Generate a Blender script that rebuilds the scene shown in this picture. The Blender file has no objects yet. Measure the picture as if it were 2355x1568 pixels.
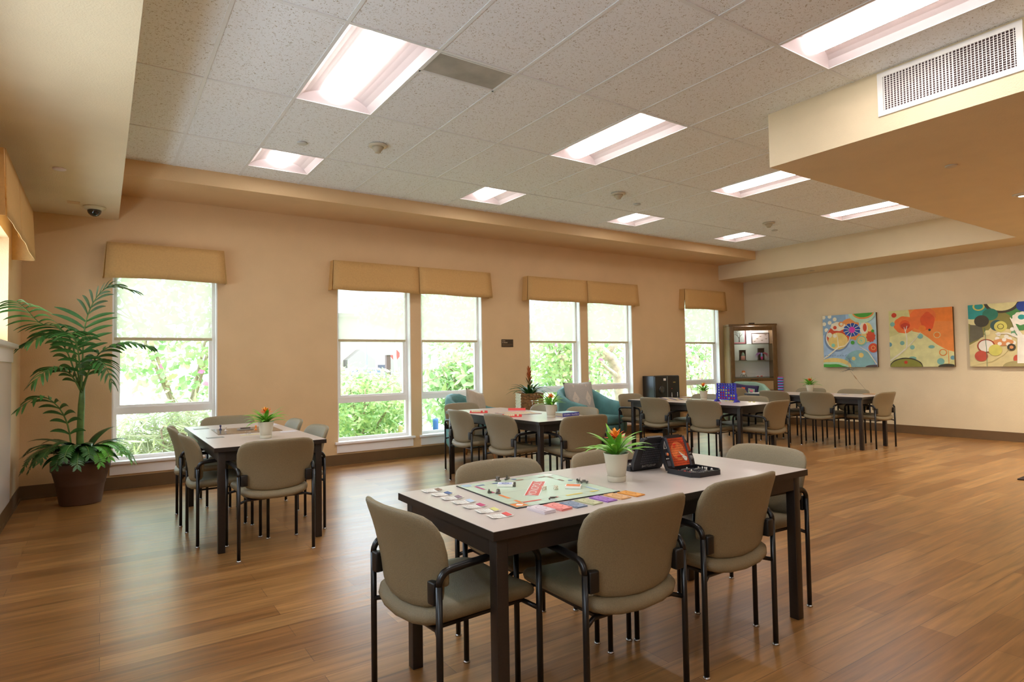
import bpy, bmesh, math, random
from mathutils import Vector, Matrix, Euler
R = math.radians
PI = math.pi
rnd = random.Random(7)
scn = bpy.context.scene
COL = scn.collection

# ------------------------------------------------------------------ camera
CAM_H = 1.272
cam_d = bpy.data.cameras.new('camera')
cam = bpy.data.objects.new('camera', cam_d)
COL.objects.link(cam)
cam_d.sensor_width = 36.0
cam_d.lens = 1395.6 / 2355 * 36.0
cam_d.clip_start = 0.05
cam_d.clip_end = 300
yaw, pitch, roll = R(34.07), R(2.07), R(-0.945)
fw = Vector((math.sin(yaw) * math.cos(pitch), math.cos(yaw) * math.cos(pitch), math.sin(pitch)))
rt = Vector((math.cos(yaw), -math.sin(yaw), 0))
up = rt.cross(fw)
r2 = rt * math.cos(roll) + up * math.sin(roll)
u2 = -rt * math.sin(roll) + up * math.cos(roll)
m = Matrix((r2, u2, -fw)).transposed().to_4x4()
m.translation = Vector((0, 0, CAM_H))
cam.matrix_world = m
scn.camera = cam

# ------------------------------------------------------------------ world, sun, exposure
world = bpy.data.worlds.new('sky')
scn.world = world
world.use_nodes = True
wn = world.node_tree.nodes
wl = world.node_tree.links
bg = wn['Background']
tc = wn.new('ShaderNodeTexCoord')
mp = wn.new('ShaderNodeMapping')
mp.inputs['Scale'].default_value = (1.5, 1.5, 4)
nz = wn.new('ShaderNodeTexNoise')
nz.inputs['Scale'].default_value = 1.6
nz.inputs['Detail'].default_value = 5
rp = wn.new('ShaderNodeValToRGB')
rp.color_ramp.elements[0].position = 0.38
rp.color_ramp.elements[0].color = (0.50, 0.72, 1.0, 1)
rp.color_ramp.elements[1].position = 0.62
rp.color_ramp.elements[1].color = (0.86, 0.93, 1.0, 1)
wl.new(tc.outputs['Generated'], mp.inputs['Vector'])
wl.new(mp.outputs['Vector'], nz.inputs['Vector'])
wl.new(nz.outputs['Fac'], rp.inputs['Fac'])
wl.new(rp.outputs['Color'], bg.inputs['Color'])
bg.inputs['Strength'].default_value = 2.6
sun_d = bpy.data.lights.new('sun', 'SUN')
sun_d.energy = 1.0
sun_d.angle = R(8)
sun_d.color = (1, 0.96, 0.88)
sun = bpy.data.objects.new('sun', sun_d)
COL.objects.link(sun)
sun.rotation_euler = Euler((R(38), 0, R(-25)))      # travels towards +Y: lights the garden, not the room
scn.view_settings.view_transform = 'Standard'
scn.view_settings.look = 'None'
scn.view_settings.exposure = 1.78
scn.view_settings.gamma = 1
scn.view_settings.use_curve_mapping = False
scn.cycles.use_denoising = True
scn.cycles.max_bounces = 8
scn.cycles.diffuse_bounces = 5
scn.cycles.glossy_bounces = 3
scn.cycles.transparent_max_bounces = 12
scn.cycles.sample_clamp_indirect = 6
scn.cycles.caustics_reflective = False
scn.cycles.caustics_refractive = False
LAMP = 15.0          # strength of the troffer lenses

# ------------------------------------------------------------------ materials
def srgb(h):
    if isinstance(h, str):
        h = [int(h[i:i + 2], 16) / 255 for i in (0, 2, 4)]
    return tuple(c / 12.92 if c <= 0.04045 else ((c + 0.055) / 1.055) ** 2.4 for c in h)

MATS = {}
def mat(name, col=None, rough=0.6, metal=0.0, spec=0.5, var=0.0, vscale=8.0, bump=0.0, bscale=60.0, emis=None, estr=0.0, trans=0.0, stretch=None, coat=0.0):
    if name in MATS:
        return MATS[name]
    mt = bpy.data.materials.new(name)
    mt.use_nodes = True
    n = mt.node_tree.nodes
    l = mt.node_tree.links
    b = n['Principled BSDF']
    c = srgb(col) if isinstance(col, str) else col
    b.inputs['Base Color'].default_value = (*c, 1)
    b.inputs['Roughness'].default_value = rough
    b.inputs['Metallic'].default_value = metal
    b.inputs['Specular IOR Level'].default_value = spec
    b.inputs['Coat Weight'].default_value = coat
    if emis:
        b.inputs['Emission Color'].default_value = (*emis, 1)
        b.inputs['Emission Strength'].default_value = estr
    if trans:
        b.inputs['Transmission Weight'].default_value = trans
    vec = None
    if var or bump:
        t = n.new('ShaderNodeTexCoord')
        vec = t.outputs['Object']
        if stretch:
            q = n.new('ShaderNodeMapping')
            q.inputs['Scale'].default_value = stretch
            l.new(vec, q.inputs['Vector'])
            vec = q.outputs['Vector']
    if var:
        z = n.new('ShaderNodeTexNoise')
        z.inputs['Scale'].default_value = vscale
        z.inputs['Detail'].default_value = 4
        l.new(vec, z.inputs['Vector'])
        r_ = n.new('ShaderNodeValToRGB')
        r_.color_ramp.elements[0].position = 0.3
        r_.color_ramp.elements[1].position = 0.7
        r_.color_ramp.elements[0].color = (*[max(0, x * (1 - var)) for x in c], 1)
        r_.color_ramp.elements[1].color = (*[min(1, x * (1 + var)) for x in c], 1)
        l.new(z.outputs['Fac'], r_.inputs['Fac'])
        l.new(r_.outputs['Color'], b.inputs['Base Color'])
    if bump:
        z2 = n.new('ShaderNodeTexNoise')
        z2.inputs['Scale'].default_value = bscale
        z2.inputs['Detail'].default_value = 3
        l.new(vec, z2.inputs['Vector'])
        bp = n.new('ShaderNodeBump')
        bp.inputs['Strength'].default_value = bump
        bp.inputs['Distance'].default_value = 0.01
        l.new(z2.outputs['Fac'], bp.inputs['Height'])
        l.new(bp.outputs['Normal'], b.inputs['Normal'])
    MATS[name] = mt
    return mt

M = {}
WALL = (0.72, 0.497, 0.265)
M['wall'] = mat('wall_paint', WALL, 0.62, var=0.03, vscale=3, bump=0.25, bscale=120)
M['wallc'] = mat('wall_paint_paler', (0.77, 0.64, 0.42), 0.62, var=0.03, vscale=3, bump=0.25, bscale=120)  # paler, less saturated version of the wall colour
M['white'] = mat('white_paint', 'F2EEE8', 0.35)
M['sill'] = mat('sill_paint', 'F4EEEA', 0.3)
M['base'] = mat('cove_base', '6E5334', 0.45, var=0.05)
M['tbar'] = mat('grid_metal', 'E4E6E6', 0.45)
M['black'] = mat('black_metal', '141110', 0.32, var=0.1)
M['blackp'] = mat('black_plastic', '17130F', 0.45)
M['uphol'] = mat('taupe_upholstery', '87785A', 0.42, var=0.10, vscale=180, bump=0.35, bscale=400)
M['laminate'] = mat('table_laminate', 'C9BDB4', 0.28, var=0.02, vscale=20)
M['edge'] = mat('table_edge', '2A221D', 0.35, var=0.15, vscale=40, stretch=(1, 1, 8))
M['chrome'] = mat('glide_metal', 'B9B9B9', 0.25, metal=1)
M['val'] = mat('valance_fabric', 'CFA466', 0.8, var=0.05, vscale=60, bump=0.2, bscale=300)
M['hem'] = mat('hem_bar', 'C9B994', 0.5)
M['pot'] = mat('cream_ceramic', 'CBC1AA', 0.25, coat=0.2)
M['soil'] = mat('soil', '2C1F15', 0.9, var=0.4, vscale=60)
M['leaf'] = mat('bromeliad_leaf', '76B43A', 0.35, var=0.3, vscale=25)
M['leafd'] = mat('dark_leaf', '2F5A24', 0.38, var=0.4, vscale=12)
M['palm'] = mat('palm_leaf', '3A6A2C', 0.42, var=0.35, vscale=10)
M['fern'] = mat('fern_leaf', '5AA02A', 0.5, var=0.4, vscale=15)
M['stem'] = mat('palm_stem', '5E7A3A', 0.5, var=0.3, vscale=20)
M['brO'] = mat('bract_orange', 'F0642A', 0.4, var=0.15, vscale=40)
M['brY'] = mat('bract_yellow', 'F6A63C', 0.4, var=0.15, vscale=40)
M['terra'] = mat('brown_glazed_clay', '604638', 0.45, var=0.12, vscale=6)
M['teal'] = mat('teal_velvet', '5A8A88', 0.7, var=0.2, vscale=5)
M['mint'] = mat('mint_velvet', '93B5A0', 0.7, var=0.1, vscale=5)
M['legwood'] = mat('oak_leg', 'A9743E', 0.45, var=0.15, vscale=20, stretch=(6, 6, 1))
M['wood'] = mat('cabinet_wood', '6E512A', 0.45, var=0.25, vscale=14, stretch=(6, 6, 0.8))
M['tanwood'] = mat('light_wood', 'B08C5A', 0.5, var=0.15, vscale=14, stretch=(5, 5, 0.8))
M['paper'] = mat('white_card', 'F3EFE6', 0.6)
M['gloss'] = mat('white_laminate', 'E8E0D6', 0.2)

def nodes_of(name, rough=0.5, spec=0.5):
    mt = bpy.data.materials.new(name)
    mt.use_nodes = True
    n = mt.node_tree.nodes
    b = n['Principled BSDF']
    b.inputs['Roughness'].default_value = rough
    b.inputs['Specular IOR Level'].default_value = spec
    MATS[name] = mt
    return mt, n, mt.node_tree.links, b

# floor: vinyl planks running along X
mt, n, l, b = nodes_of('plank_floor', 0.3, 0.5)
t = n.new('ShaderNodeTexCoord')
br = n.new('ShaderNodeTexBrick')
br.offset = 0.37
br.inputs['Scale'].default_value = 1
br.inputs['Brick Width'].default_value = 1.22
br.inputs['Row Height'].default_value = 0.15
br.inputs['Mortar Size'].default_value = 0.0012
br.inputs['Mortar Smooth'].default_value = 0.2
br.inputs['Bias'].default_value = 0
br.inputs['Color1'].default_value = (0.265, 0.116, 0.031, 1)
br.inputs['Color2'].default_value = (0.43, 0.222, 0.073, 1)
br.inputs['Mortar'].default_value = (0.12, 0.055, 0.024, 1)
l.new(t.outputs['Object'], br.inputs['Vector'])
q = n.new('ShaderNodeMapping')
q.inputs['Scale'].default_value = (1.3, 22, 1)
l.new(t.outputs['Object'], q.inputs['Vector'])
z = n.new('ShaderNodeTexNoise')
z.inputs['Scale'].default_value = 1.6
z.inputs['Detail'].default_value = 8
z.inputs['Distortion'].default_value = 0.6
l.new(q.outputs['Vector'], z.inputs['Vector'])
rr = n.new('ShaderNodeValToRGB')
rr.color_ramp.elements[0].position = 0.3
rr.color_ramp.elements[0].color = (0.58, 0.58, 0.58, 1)
rr.color_ramp.elements[1].position = 0.72
rr.color_ramp.elements[1].color = (1.18, 1.14, 1.1, 1)
l.new(z.outputs['Fac'], rr.inputs['Fac'])
mx = n.new('ShaderNodeMix')
mx.data_type = 'RGBA'
mx.blend_type = 'MULTIPLY'
mx.inputs[0].default_value = 1
l.new(br.outputs['Color'], mx.inputs[6])
l.new(rr.outputs['Color'], mx.inputs[7])
l.new(mx.outputs[2], b.inputs['Base Color'])
mr = n.new('ShaderNodeMapRange')
mr.inputs[3].default_value = 0.24
mr.inputs[4].default_value = 0.38
l.new(z.outputs['Fac'], mr.inputs[0])
l.new(mr.outputs[0], b.inputs['Roughness'])
bp = n.new('ShaderNodeBump')
bp.inputs['Strength'].default_value = 0.12
bp.inputs['Distance'].default_value = 0.004
l.new(z.outputs['Fac'], bp.inputs['Height'])
l.new(bp.outputs['Normal'], b.inputs['Normal'])
M['floor'] = mt

# ceiling tile with fissures
mt, n, l, b = nodes_of('fissured_tile', 0.85, 0.2)
t = n.new('ShaderNodeTexCoord')
z = n.new('ShaderNodeTexNoise')
z.inputs['Scale'].default_value = 75
z.inputs['Detail'].default_value = 2
z.inputs['Distortion'].default_value = 1.4
l.new(t.outputs['Object'], z.inputs['Vector'])
rr = n.new('ShaderNodeValToRGB')
rr.color_ramp.elements[0].position = 0.335
rr.color_ramp.elements[0].color = (0.45, 0.40, 0.32, 1)
rr.color_ramp.elements[1].position = 0.40
rr.color_ramp.elements[1].color = (0.86, 0.885, 0.90, 1)
l.new(z.outputs['Fac'], rr.inputs['Fac'])
l.new(rr.outputs['Color'], b.inputs['Base Color'])
M['tile'] = mt

# lamp lens (a lamp: it gives off light)
mt, n, l, b = nodes_of('lamp_lens', 0.5)
b.inputs['Base Color'].default_value = (0.9, 0.88, 0.88, 1)
b.inputs['Emission Color'].default_value = (1, 0.965, 0.95, 1)
b.inputs['Emission Strength'].default_value = LAMP
M['lens'] = mt
mt, n, l, b = nodes_of('lamp_lens_side', 0.5)
b.inputs['Base Color'].default_value = (0.85, 0.80, 0.80, 1)
b.inputs['Emission Color'].default_value = (1, 0.93, 0.92, 1)
b.inputs['Emission Strength'].default_value = LAMP * 0.085
M['lens_side'] = mt
M['reflector'] = mat('lamp_reflector', 'DDD3D2', 0.45)

# clear glass
def glassmat(name, refl=0.08, tint=(1, 1, 1), rough=0.0):
    mt = bpy.data.materials.new(name)
    mt.use_nodes = True
    n = mt.node_tree.nodes
    l = mt.node_tree.links
    n.remove(n['Principled BSDF'])
    tr = n.new('ShaderNodeBsdfTransparent')
    tr.inputs['Color'].default_value = (*tint, 1)
    gl = n.new('ShaderNodeBsdfGlossy')
    gl.inputs['Roughness'].default_value = rough
    fr = n.new('ShaderNodeLayerWeight')
    fr.inputs['Blend'].default_value = 0.5
    pw = n.new('ShaderNodeMath')
    pw.operation = 'POWER'
    pw.inputs[1].default_value = 4.0
    ad = n.new('ShaderNodeMath')
    ad.operation = 'ADD'
    ad.inputs[1].default_value = refl
    ad.use_clamp = True
    mxs = n.new('ShaderNodeMixShader')
    l.new(fr.outputs['Facing'], pw.inputs[0])
    l.new(pw.outputs[0], ad.inputs[0])
    l.new(ad.outputs[0], mxs.inputs[0])
    l.new(tr.outputs[0], mxs.inputs[1])
    l.new(gl.outputs[0], mxs.inputs[2])
    l.new(mxs.outputs[0], n['Material Output'].inputs[0])
    return mt
M['glass'] = glassmat('window_glass', 0.05, (0.96, 0.98, 0.97))
M['cabglass'] = glassmat('cabinet_glass', 0.10)
M['mirror'] = mat('mirror_glass', 'DDE2DD', 0.03, metal=1)
M['clearplastic'] = glassmat('clear_plastic', 0.16, (0.95, 0.95, 0.95), 0.1)

# roller shade: open-weave cloth, part see-through, part glowing with the daylight behind it
mt = bpy.data.materials.new('roller_shade_cloth')
mt.use_nodes = True
n = mt.node_tree.nodes
l = mt.node_tree.links
n.remove(n['Principled BSDF'])
tr = n.new('ShaderNodeBsdfTransparent')
tl = n.new('ShaderNodeBsdfTranslucent')
tl.inputs['Color'].default_value = (0.44, 0.40, 0.31, 1)
df = n.new('ShaderNodeBsdfDiffuse')
df.inputs['Color'].default_value = (0.55, 0.52, 0.42, 1)
m1 = n.new('ShaderNodeMixShader')
m1.inputs[0].default_value = 0.25
m2 = n.new('ShaderNodeMixShader')
m2.inputs[0].default_value = 0.86
l.new(tl.outputs[0], m1.inputs[1])
l.new(df.outputs[0], m1.inputs[2])
l.new(tr.outputs[0], m2.inputs[1])
l.new(m1.outputs[0], m2.inputs[2])
l.new(m2.outputs[0], n['Material Output'].inputs[0])
M['shade'] = mt

def leafmat(name, c1, c2, scale=3.0, tr_=0.4):
    mt = bpy.data.materials.new(name)
    mt.use_nodes = True
    n = mt.node_tree.nodes
    l = mt.node_tree.links
    n.remove(n['Principled BSDF'])
    t = n.new('ShaderNodeTexCoord')
    z = n.new('ShaderNodeTexNoise')
    z.inputs['Scale'].default_value = scale
    z.inputs['Detail'].default_value = 3
    l.new(t.outputs['Object'], z.inputs['Vector'])
    r_ = n.new('ShaderNodeValToRGB')
    r_.color_ramp.elements[0].position = 0.35
    r_.color_ramp.elements[1].position = 0.65
    r_.color_ramp.elements[0].color = (*srgb(c1), 1)
    r_.color_ramp.elements[1].color = (*srgb(c2), 1)
    l.new(z.outputs['Fac'], r_.inputs['Fac'])
    d = n.new('ShaderNodeBsdfDiffuse')
    s = n.new('ShaderNodeBsdfTranslucent')
    l.new(r_.outputs['Color'], d.inputs['Color'])
    l.new(r_.outputs['Color'], s.inputs['Color'])
    mxs = n.new('ShaderNodeMixShader')
    mxs.inputs[0].default_value = tr_
    l.new(d.outputs[0], mxs.inputs[1])
    l.new(s.outputs[0], mxs.inputs[2])
    l.new(mxs.outputs[0], n['Material Output'].inputs[0])
    return mt
M['gl1'] = leafmat('garden_leaf_pale', '98B67E', 'D2E2B4')
M['gl2'] = leafmat('garden_leaf_mid', '7EA66C', 'BCD6A0')
M['gl3'] = leafmat('garden_leaf_yellow', 'AEC47E', 'E2EABC')
M['gras'] = leafmat('dry_grass', '9CA584', 'D9D9BC')
M['pink'] = leafmat('pink_flower', 'E07AB0', 'F4B4D4')
M['whitef'] = leafmat('white_flower', 'F4F4EE', 'FFFFFF')
M['bark'] = mat('bark', 'A69684', 0.85, var=0.3, vscale=9, bump=0.6, bscale=20)

# ------------------------------------------------------------------ mesh helpers
class MB:
    def __init__(s):
        s.bm = bmesh.new()
        s.T = Matrix.Identity(4)
    def v(s, p):
        return s.bm.verts.new(s.T @ Vector(p))
    def f(s, vs, mi=0, sm=False):
        try:
            f = s.bm.faces.new(vs)
        except ValueError:
            return None
        f.material_index = mi
        f.smooth = sm
        return f
    def box(s, x0, y0, z0, x1, y1, z1, mi=0, bev=0.0):
        if bev > 0:
            return s.rbox(x0, y0, z0, x1, y1, z1, bev, mi)
        v = [s.v((x, y, z)) for z in (z0, z1) for y in (y0, y1) for x in (x0, x1)]
        for q in ((0, 2, 3, 1), (4, 5, 7, 6), (0, 1, 5, 4), (2, 6, 7, 3), (0, 4, 6, 2), (1, 3, 7, 5)):
            s.f([v[i] for i in q], mi)
        return s
    def rbox(s, x0, y0, z0, x1, y1, z1, b, mi=0):
        b2 = bmesh.new()
        bmesh.ops.create_cube(b2, size=1)
        bmesh.ops.scale(b2, vec=(x1 - x0, y1 - y0, z1 - z0), verts=b2.verts)
        bmesh.ops.translate(b2, vec=((x0 + x1) / 2, (y0 + y1) / 2, (z0 + z1) / 2), verts=b2.verts)
        bmesh.ops.bevel(b2, geom=b2.edges[:], offset=b, segments=2, affect='EDGES', profile=0.6)
        mp_ = {}
        for v in b2.verts:
            mp_[v] = s.v(v.co)
        for f in b2.faces:
            s.f([mp_[v] for v in f.verts], mi, True)
        b2.free()
        return s
    def quad(s, a, b, c, d, mi=0, sm=False):
        s.f([s.v(a), s.v(b), s.v(c), s.v(d)], mi, sm)
        return s
    def tube(s, pts, r, seg=8, mi=0, cap=True, sm=True):
        pts = [Vector(p) for p in pts]
        n = len(pts)
        rs = r if isinstance(r, (list, tuple)) else [r] * n
        rings = []
        ref = None
        for i, p in enumerate(pts):
            t = (pts[min(i + 1, n - 1)] - pts[max(i - 1, 0)]).normalized()
            if ref is None:
                ref = Vector((0, 0, 1)) if abs(t.z) < 0.9 else Vector((1, 0, 0))
            a = t.cross(ref)
            if a.length < 1e-5:
                a = t.orthogonal()
            a.normalize()
            bb = t.cross(a).normalized()
            ref = a.cross(t) if False else bb.cross(t).cross(t) if False else ref
            ref = bb * -1 if abs(t.dot(ref)) > 0.9 else ref
            rings.append([s.v(p + (a * math.cos(2 * PI * k / seg) + bb * math.sin(2 * PI * k / seg)) * rs[i]) for k in range(seg)])
        for i in range(n - 1):
            A, B = rings[i], rings[i + 1]
            # line the two rings up to avoid twisting
            best = min(range(seg), key=lambda o: sum((A[k].co - B[(k + o) % seg].co).length_squared for k in range(0, seg, 2)))
            B = [B[(k + best) % seg] for k in range(seg)]
            rings[i + 1] = B
            for k in range(seg):
                s.f([A[k], A[(k + 1) % seg], B[(k + 1) % seg], B[k]], mi, sm)
        if cap:
            s.f(rings[0][::-1], mi)
            s.f(rings[-1], mi)
        return s
    def lathe(s, prof, cx=0, cy=0, seg=24, mi=0, sm=True, cap=True):
        rings = []
        for r, z in prof:
            rings.append([s.v((cx + r * math.cos(2 * PI * k / seg), cy + r * math.sin(2 * PI * k / seg), z)) for k in range(seg)])
        for A, B in zip(rings, rings[1:]):
            for k in range(seg):
                s.f([A[k], A[(k + 1) % seg], B[(k + 1) % seg], B[k]], mi, sm)
        if cap:
            s.f(rings[0][::-1], mi)
            s.f(rings[-1], mi)
        return s
    def poly(s, pts, mi=0):
        s.f([s.v(p) for p in pts], mi)
        return s
    def prism(s, pts, ax, h0, h1, mi=0):
        # pts: 2-D outline in the two other axes; ax: 0,1,2 extrusion axis
        def P(p, h):
            c = [p[0], p[1]]
            c.insert(ax, h)
            return c
        A = [s.v(P(p, h0)) for p in pts]
        B = [s.v(P(p, h1)) for p in pts]
        n = len(pts)
        s.f(A[::-1], mi)
        s.f(B, mi)
        for i in range(n):
            s.f([A[i], A[(i + 1) % n], B[(i + 1) % n], B[i]], mi)
        return s
    def pad(s, outline, fn, rings=(1.0, 0.985, 0.94, 0.84, 0.6, 0.3), prof=(0.0, 0.45, 0.8, 0.95, 1.0, 1.0), mi=0):
        # outline: 2-D closed curve; fn(a, b, t) -> xyz with t in [-1, 1] through the thickness
        n = len(outline)
        cx = sum(p[0] for p in outline) / n
        cy = sum(p[1] for p in outline) / n
        def ring(r, t):
            return [s.v(fn(cx + (p[0] - cx) * r, cy + (p[1] - cy) * r, t)) for p in outline]
        rim = ring(1.0, 0)
        for sg in (1, -1):
            prev = rim
            for r, q in list(zip(rings, prof))[1:]:
                cur = ring(r, q * sg)
                for k in range(n):
                    qd = [prev[k], prev[(k + 1) % n], cur[(k + 1) % n], cur[k]]
                    s.f(qd if sg > 0 else qd[::-1], mi, True)
                prev = cur
            c = s.v(fn(cx, cy, prof[-1] * sg))
            for k in range(n):
                tri = [prev[k], prev[(k + 1) % n], c]
                s.f(tri if sg > 0 else tri[::-1], mi, True)
        return s
    def ribbon(s, pts, ws, side, fold=0.0, mi=0):
        # a leaf blade: centre line, half widths, side vector; slight V fold
        side = Vector(side).normalized()
        L, C_, R_ = [], [], []
        for i, (p, w) in enumerate(zip(pts, ws)):
            p = Vector(p)
            t = (Vector(pts[min(i + 1, len(pts) - 1)]) - Vector(pts[max(i - 1, 0)])).normalized()
            nn = side.cross(t).normalized()
            L.append(s.v(p - side * w + nn * fold * w))
            C_.append(s.v(p))
            R_.append(s.v(p + side * w + nn * fold * w))
        for i in range(len(pts) - 1):
            s.f([L[i], C_[i], C_[i + 1], L[i + 1]], mi, True)
            s.f([C_[i], R_[i], R_[i + 1], C_[i + 1]], mi, True)
        return s
    def mesh(s, name, mats):
        me = bpy.data.meshes.new(name)
        bmesh.ops.recalc_face_normals(s.bm, faces=s.bm.faces)
        s.bm.to_mesh(me)
        s.bm.free()
        for mm in mats:
            me.materials.append(mm)
        return me

def ML(m_):
    if not isinstance(m_, (list, tuple)):
        m_ = [m_]
    return [M[x] if isinstance(x, str) else x for x in m_]

def obj(name, mb, mats, parent=None, loc=None, rot=None, label=None):
    o = bpy.data.objects.new(name, mb.mesh(name, ML(mats)))
    COL.objects.link(o)
    if parent:
        o.parent = parent
    if loc is not None:
        o.location = loc
    if rot is not None:
        o.rotation_euler = rot
    if label:
        o['label'] = label
    return o

def tag(o, label, cat, group=None, kind=None):
    o['label'] = label
    o['category'] = cat
    if group:
        o['group'] = group
    if kind:
        o['kind'] = kind
    return o

def thing(name, label, cat, loc=(0, 0, 0), rz=0, group=None):
    o = bpy.data.objects.new(name, None)
    COL.objects.link(o)
    o.empty_display_size = 0.1
    o.location = loc
    o.rotation_euler = (0, 0, rz)
    return tag(o, label, cat, group)

def struct(name, mb, mats, parent=None, label=None):
    o = obj(name, mb, mats, parent)
    if parent is None:
        o['kind'] = 'structure'
        if label:
            o['label'] = label
    return o

KIDS = {}
def kids(o):
    return [c for c in COL.objects if c.parent == o]

def dup(root, loc, rz=0, label=None, group=None, scale=None):
    r_ = root.copy()
    COL.objects.link(r_)
    r_.location = loc
    r_.rotation_euler = (0, 0, rz)
    if scale:
        r_.scale = (scale,) * 3
    if label:
        r_['label'] = label
    if group:
        r_['group'] = group
    for ch in kids(root):
        c = ch.copy()
        COL.objects.link(c)
        c.parent = r_
        for g in kids(ch):
            d = g.copy()
            COL.objects.link(d)
            d.parent = c
    return r_

def text_mb(body, size, T, mi=0, mb=None, ex=0.0, align='CENTER'):
    cu = bpy.data.curves.new('txt', 'FONT')
    cu.body = body
    cu.size = size
    cu.align_x = align
    cu.align_y = 'CENTER'
    cu.extrude = ex
    cu.resolution_u = 2
    o = bpy.data.objects.new('txt', cu)
    COL.objects.link(o)
    me = bpy.data.meshes.new_from_object(o)
    bpy.data.objects.remove(o)
    bpy.data.curves.remove(cu)
    mb = mb or MB()
    vs = [mb.v(T @ v.co) for v in me.vertices]
    for p in me.polygons:
        mb.f([vs[i] for i in p.vertices], mi)
    bpy.data.meshes.remove(me)
    return mb

def disc(mb, cx, cy, r, z, mi, seg=24, sx=1, sy=1, wob=0, wn_=6, ph=0):
    mb.poly([(cx + r * sx * (1 + wob * math.sin(wn_ * a + ph)) * math.cos(a), cy + r * sy * (1 + wob * math.sin(wn_ * a + ph)) * math.sin(a), z) for a in [2 * PI * k / seg for k in range(seg)]], mi)

def ringp(mb, cx, cy, r0, r1, z, mi, seg=24, sx=1, sy=1):
    for k in range(seg):
        a, b_ = 2 * PI * k / seg, 2 * PI * (k + 1) / seg
        mb.quad((cx + r0 * sx * math.cos(a), cy + r0 * sy * math.sin(a), z), (cx + r1 * sx * math.cos(a), cy + r1 * sy * math.sin(a), z),
                (cx + r1 * sx * math.cos(b_), cy + r1 * sy * math.sin(b_), z), (cx + r0 * sx * math.cos(b_), cy + r0 * sy * math.sin(b_), z), mi)

def stripe(mb, pts, w, z, mi):
    for (a, b_), (c, d) in zip(pts, pts[1:]):
        dx, dy = c - a, d - b_
        L = math.hypot(dx, dy) or 1
        nx, ny = -dy / L * w / 2, dx / L * w / 2
        mb.quad((a - nx, b_ - ny, z), (c - nx, d - ny, z), (c + nx, d + ny, z), (a + nx, b_ + ny, z), mi)

# ------------------------------------------------------------------ room shell
XL, XR, YW, YF = -0.67, 11.07, 7.724, -4.2
HC = 3.31           # tile ceiling
HD = 2.862          # dropped soffits
HS = 3.154          # soffit over the window wall
TH = 0.20
struct('floor', MB().box(XL - TH, YF - TH, -0.1, XR + TH, YW + TH, 0), 'floor')

WIN = [(0.09, 1.107), (2.51, 3.536), (3.688, 4.69), (5.555, 6.606), (6.759, 7.807), (9.204, 10.23)]
ZS, ZT = 0.285, 2.42
mb = MB()
x = XL - TH
for a, b_ in WIN:
    mb.box(x, YW, 0, a, YW + TH, 3.5)
    mb.box(a, YW, 0, b_, YW + TH, ZS)
    mb.box(a, YW, ZT, b_, YW + TH, 3.5)
    x = b_
mb.box(x, YW, 0, XR + TH, YW + TH, 3.5)
struct('wall_back', mb, 'wall')
struct('wall_right', MB().box(XR, YF - TH, 0, XR + TH, YW, 3.5), 'wallc')
struct('wall_front', MB().box(XL - TH, YF - TH, 0, XR + TH, YF, 3.5), 'wall')
LW = [(5.0, 6.72), (2.2, 4.2), (-0.8, 1.2)]
mb = MB()
y = YF - TH
for a, b_ in sorted(LW):
    mb.box(XL - TH, y, 0, XL, a, 3.5)
    mb.box(XL - TH, a, 0, XL, b_, 1.53)
    mb.box(XL - TH, a, 2.42, XL, b_, 3.5)
    y = b_
mb.box(XL - TH, y, 0, XL, YW, 3.5)
struct('wall_left', mb, 'wall')

# tile ceiling: cells left open where the lamps and the grille sit
GX, GY, TX, TY = 1.1976, 3.4494, 0.6096, 1.2192
CX0, CX1, CY1 = 0.14, 10.26, 6.88
lamps = []      # (x0, y0, x1, y1)
for c in (0, 4, 8, 12):
    lamps.append((GX + c * TX, GY, GX + (c + 1) * TX, GY + TY))
    lamps.append((GX + c * TX, GY + 2 * TY, GX + (c + 1) * TX, GY + 2.5 * TY))
for c in (0, 4):
    for r_ in (-2, -5):
        lamps.append((GX + c * TX, GY + r_ * TY, GX + (c + 1) * TX, GY + (r_ + 1) * TY))
vent_cell = (GX + TX, GY + 0.015, GX + 2 * TX, GY + 0.32)
mb = MB()
xs = [CX0] + [GX + i * TX for i in range(-1, 16) if CX0 < GX + i * TX < CX1] + [CX1]
ys = sorted(set([YF] + [GY + j * TY for j in range(-6, 3) if YF < GY + j * TY < CY1] + [GY + 2.5 * TY, vent_cell[1], vent_cell[3], CY1, 2.927]))
for i in range(len(xs) - 1):
    for j in range(len(ys) - 1):
        cx, cy = (xs[i] + xs[i + 1]) / 2, (ys[j] + ys[j + 1]) / 2
        if any(a < cx < c and b_ < cy < d for a, b_, c, d in lamps + [vent_cell]):
            continue
        mb.quad((xs[i], ys[j], HC), (xs[i + 1], ys[j], HC), (xs[i + 1], ys[j + 1], HC), (xs[i], ys[j + 1], HC))
mb.quad((XL - TH, YF - TH, 3.5), (XR + TH, YF - TH, 3.5), (XR + TH, YW + TH, 3.5), (XL - TH, YW + TH, 3.5))
struct('ceiling', mb, 'tile')
mb = MB()
for i in range(-1, 16):
    x = GX + i * TX
    if CX0 < x < CX1:
        mb.box(x - 0.012, (2.93 if x > 4.6 else YF), HC - 0.004, x + 0.012, CY1, HC + 0.004)
for j in range(-6, 3):
    y = GY + j * TY
    if YF < y < CY1:
        mb.box(CX0, y - 0.012, HC - 0.005, (CX1 if y > 2.93 else 4.6), y + 0.012, HC + 0.003)
for c in (0, 4, 8, 12):
    mb.box(GX + c * TX, GY + 2.5 * TY - 0.012, HC - 0.005, GX + (c + 1) * TX, GY + 2.5 * TY + 0.012, HC + 0.003)
mb.box(vent_cell[0], vent_cell[3] - 0.01, HC - 0.004, vent_cell[2], vent_cell[3] + 0.01, HC + 0.003)
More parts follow.
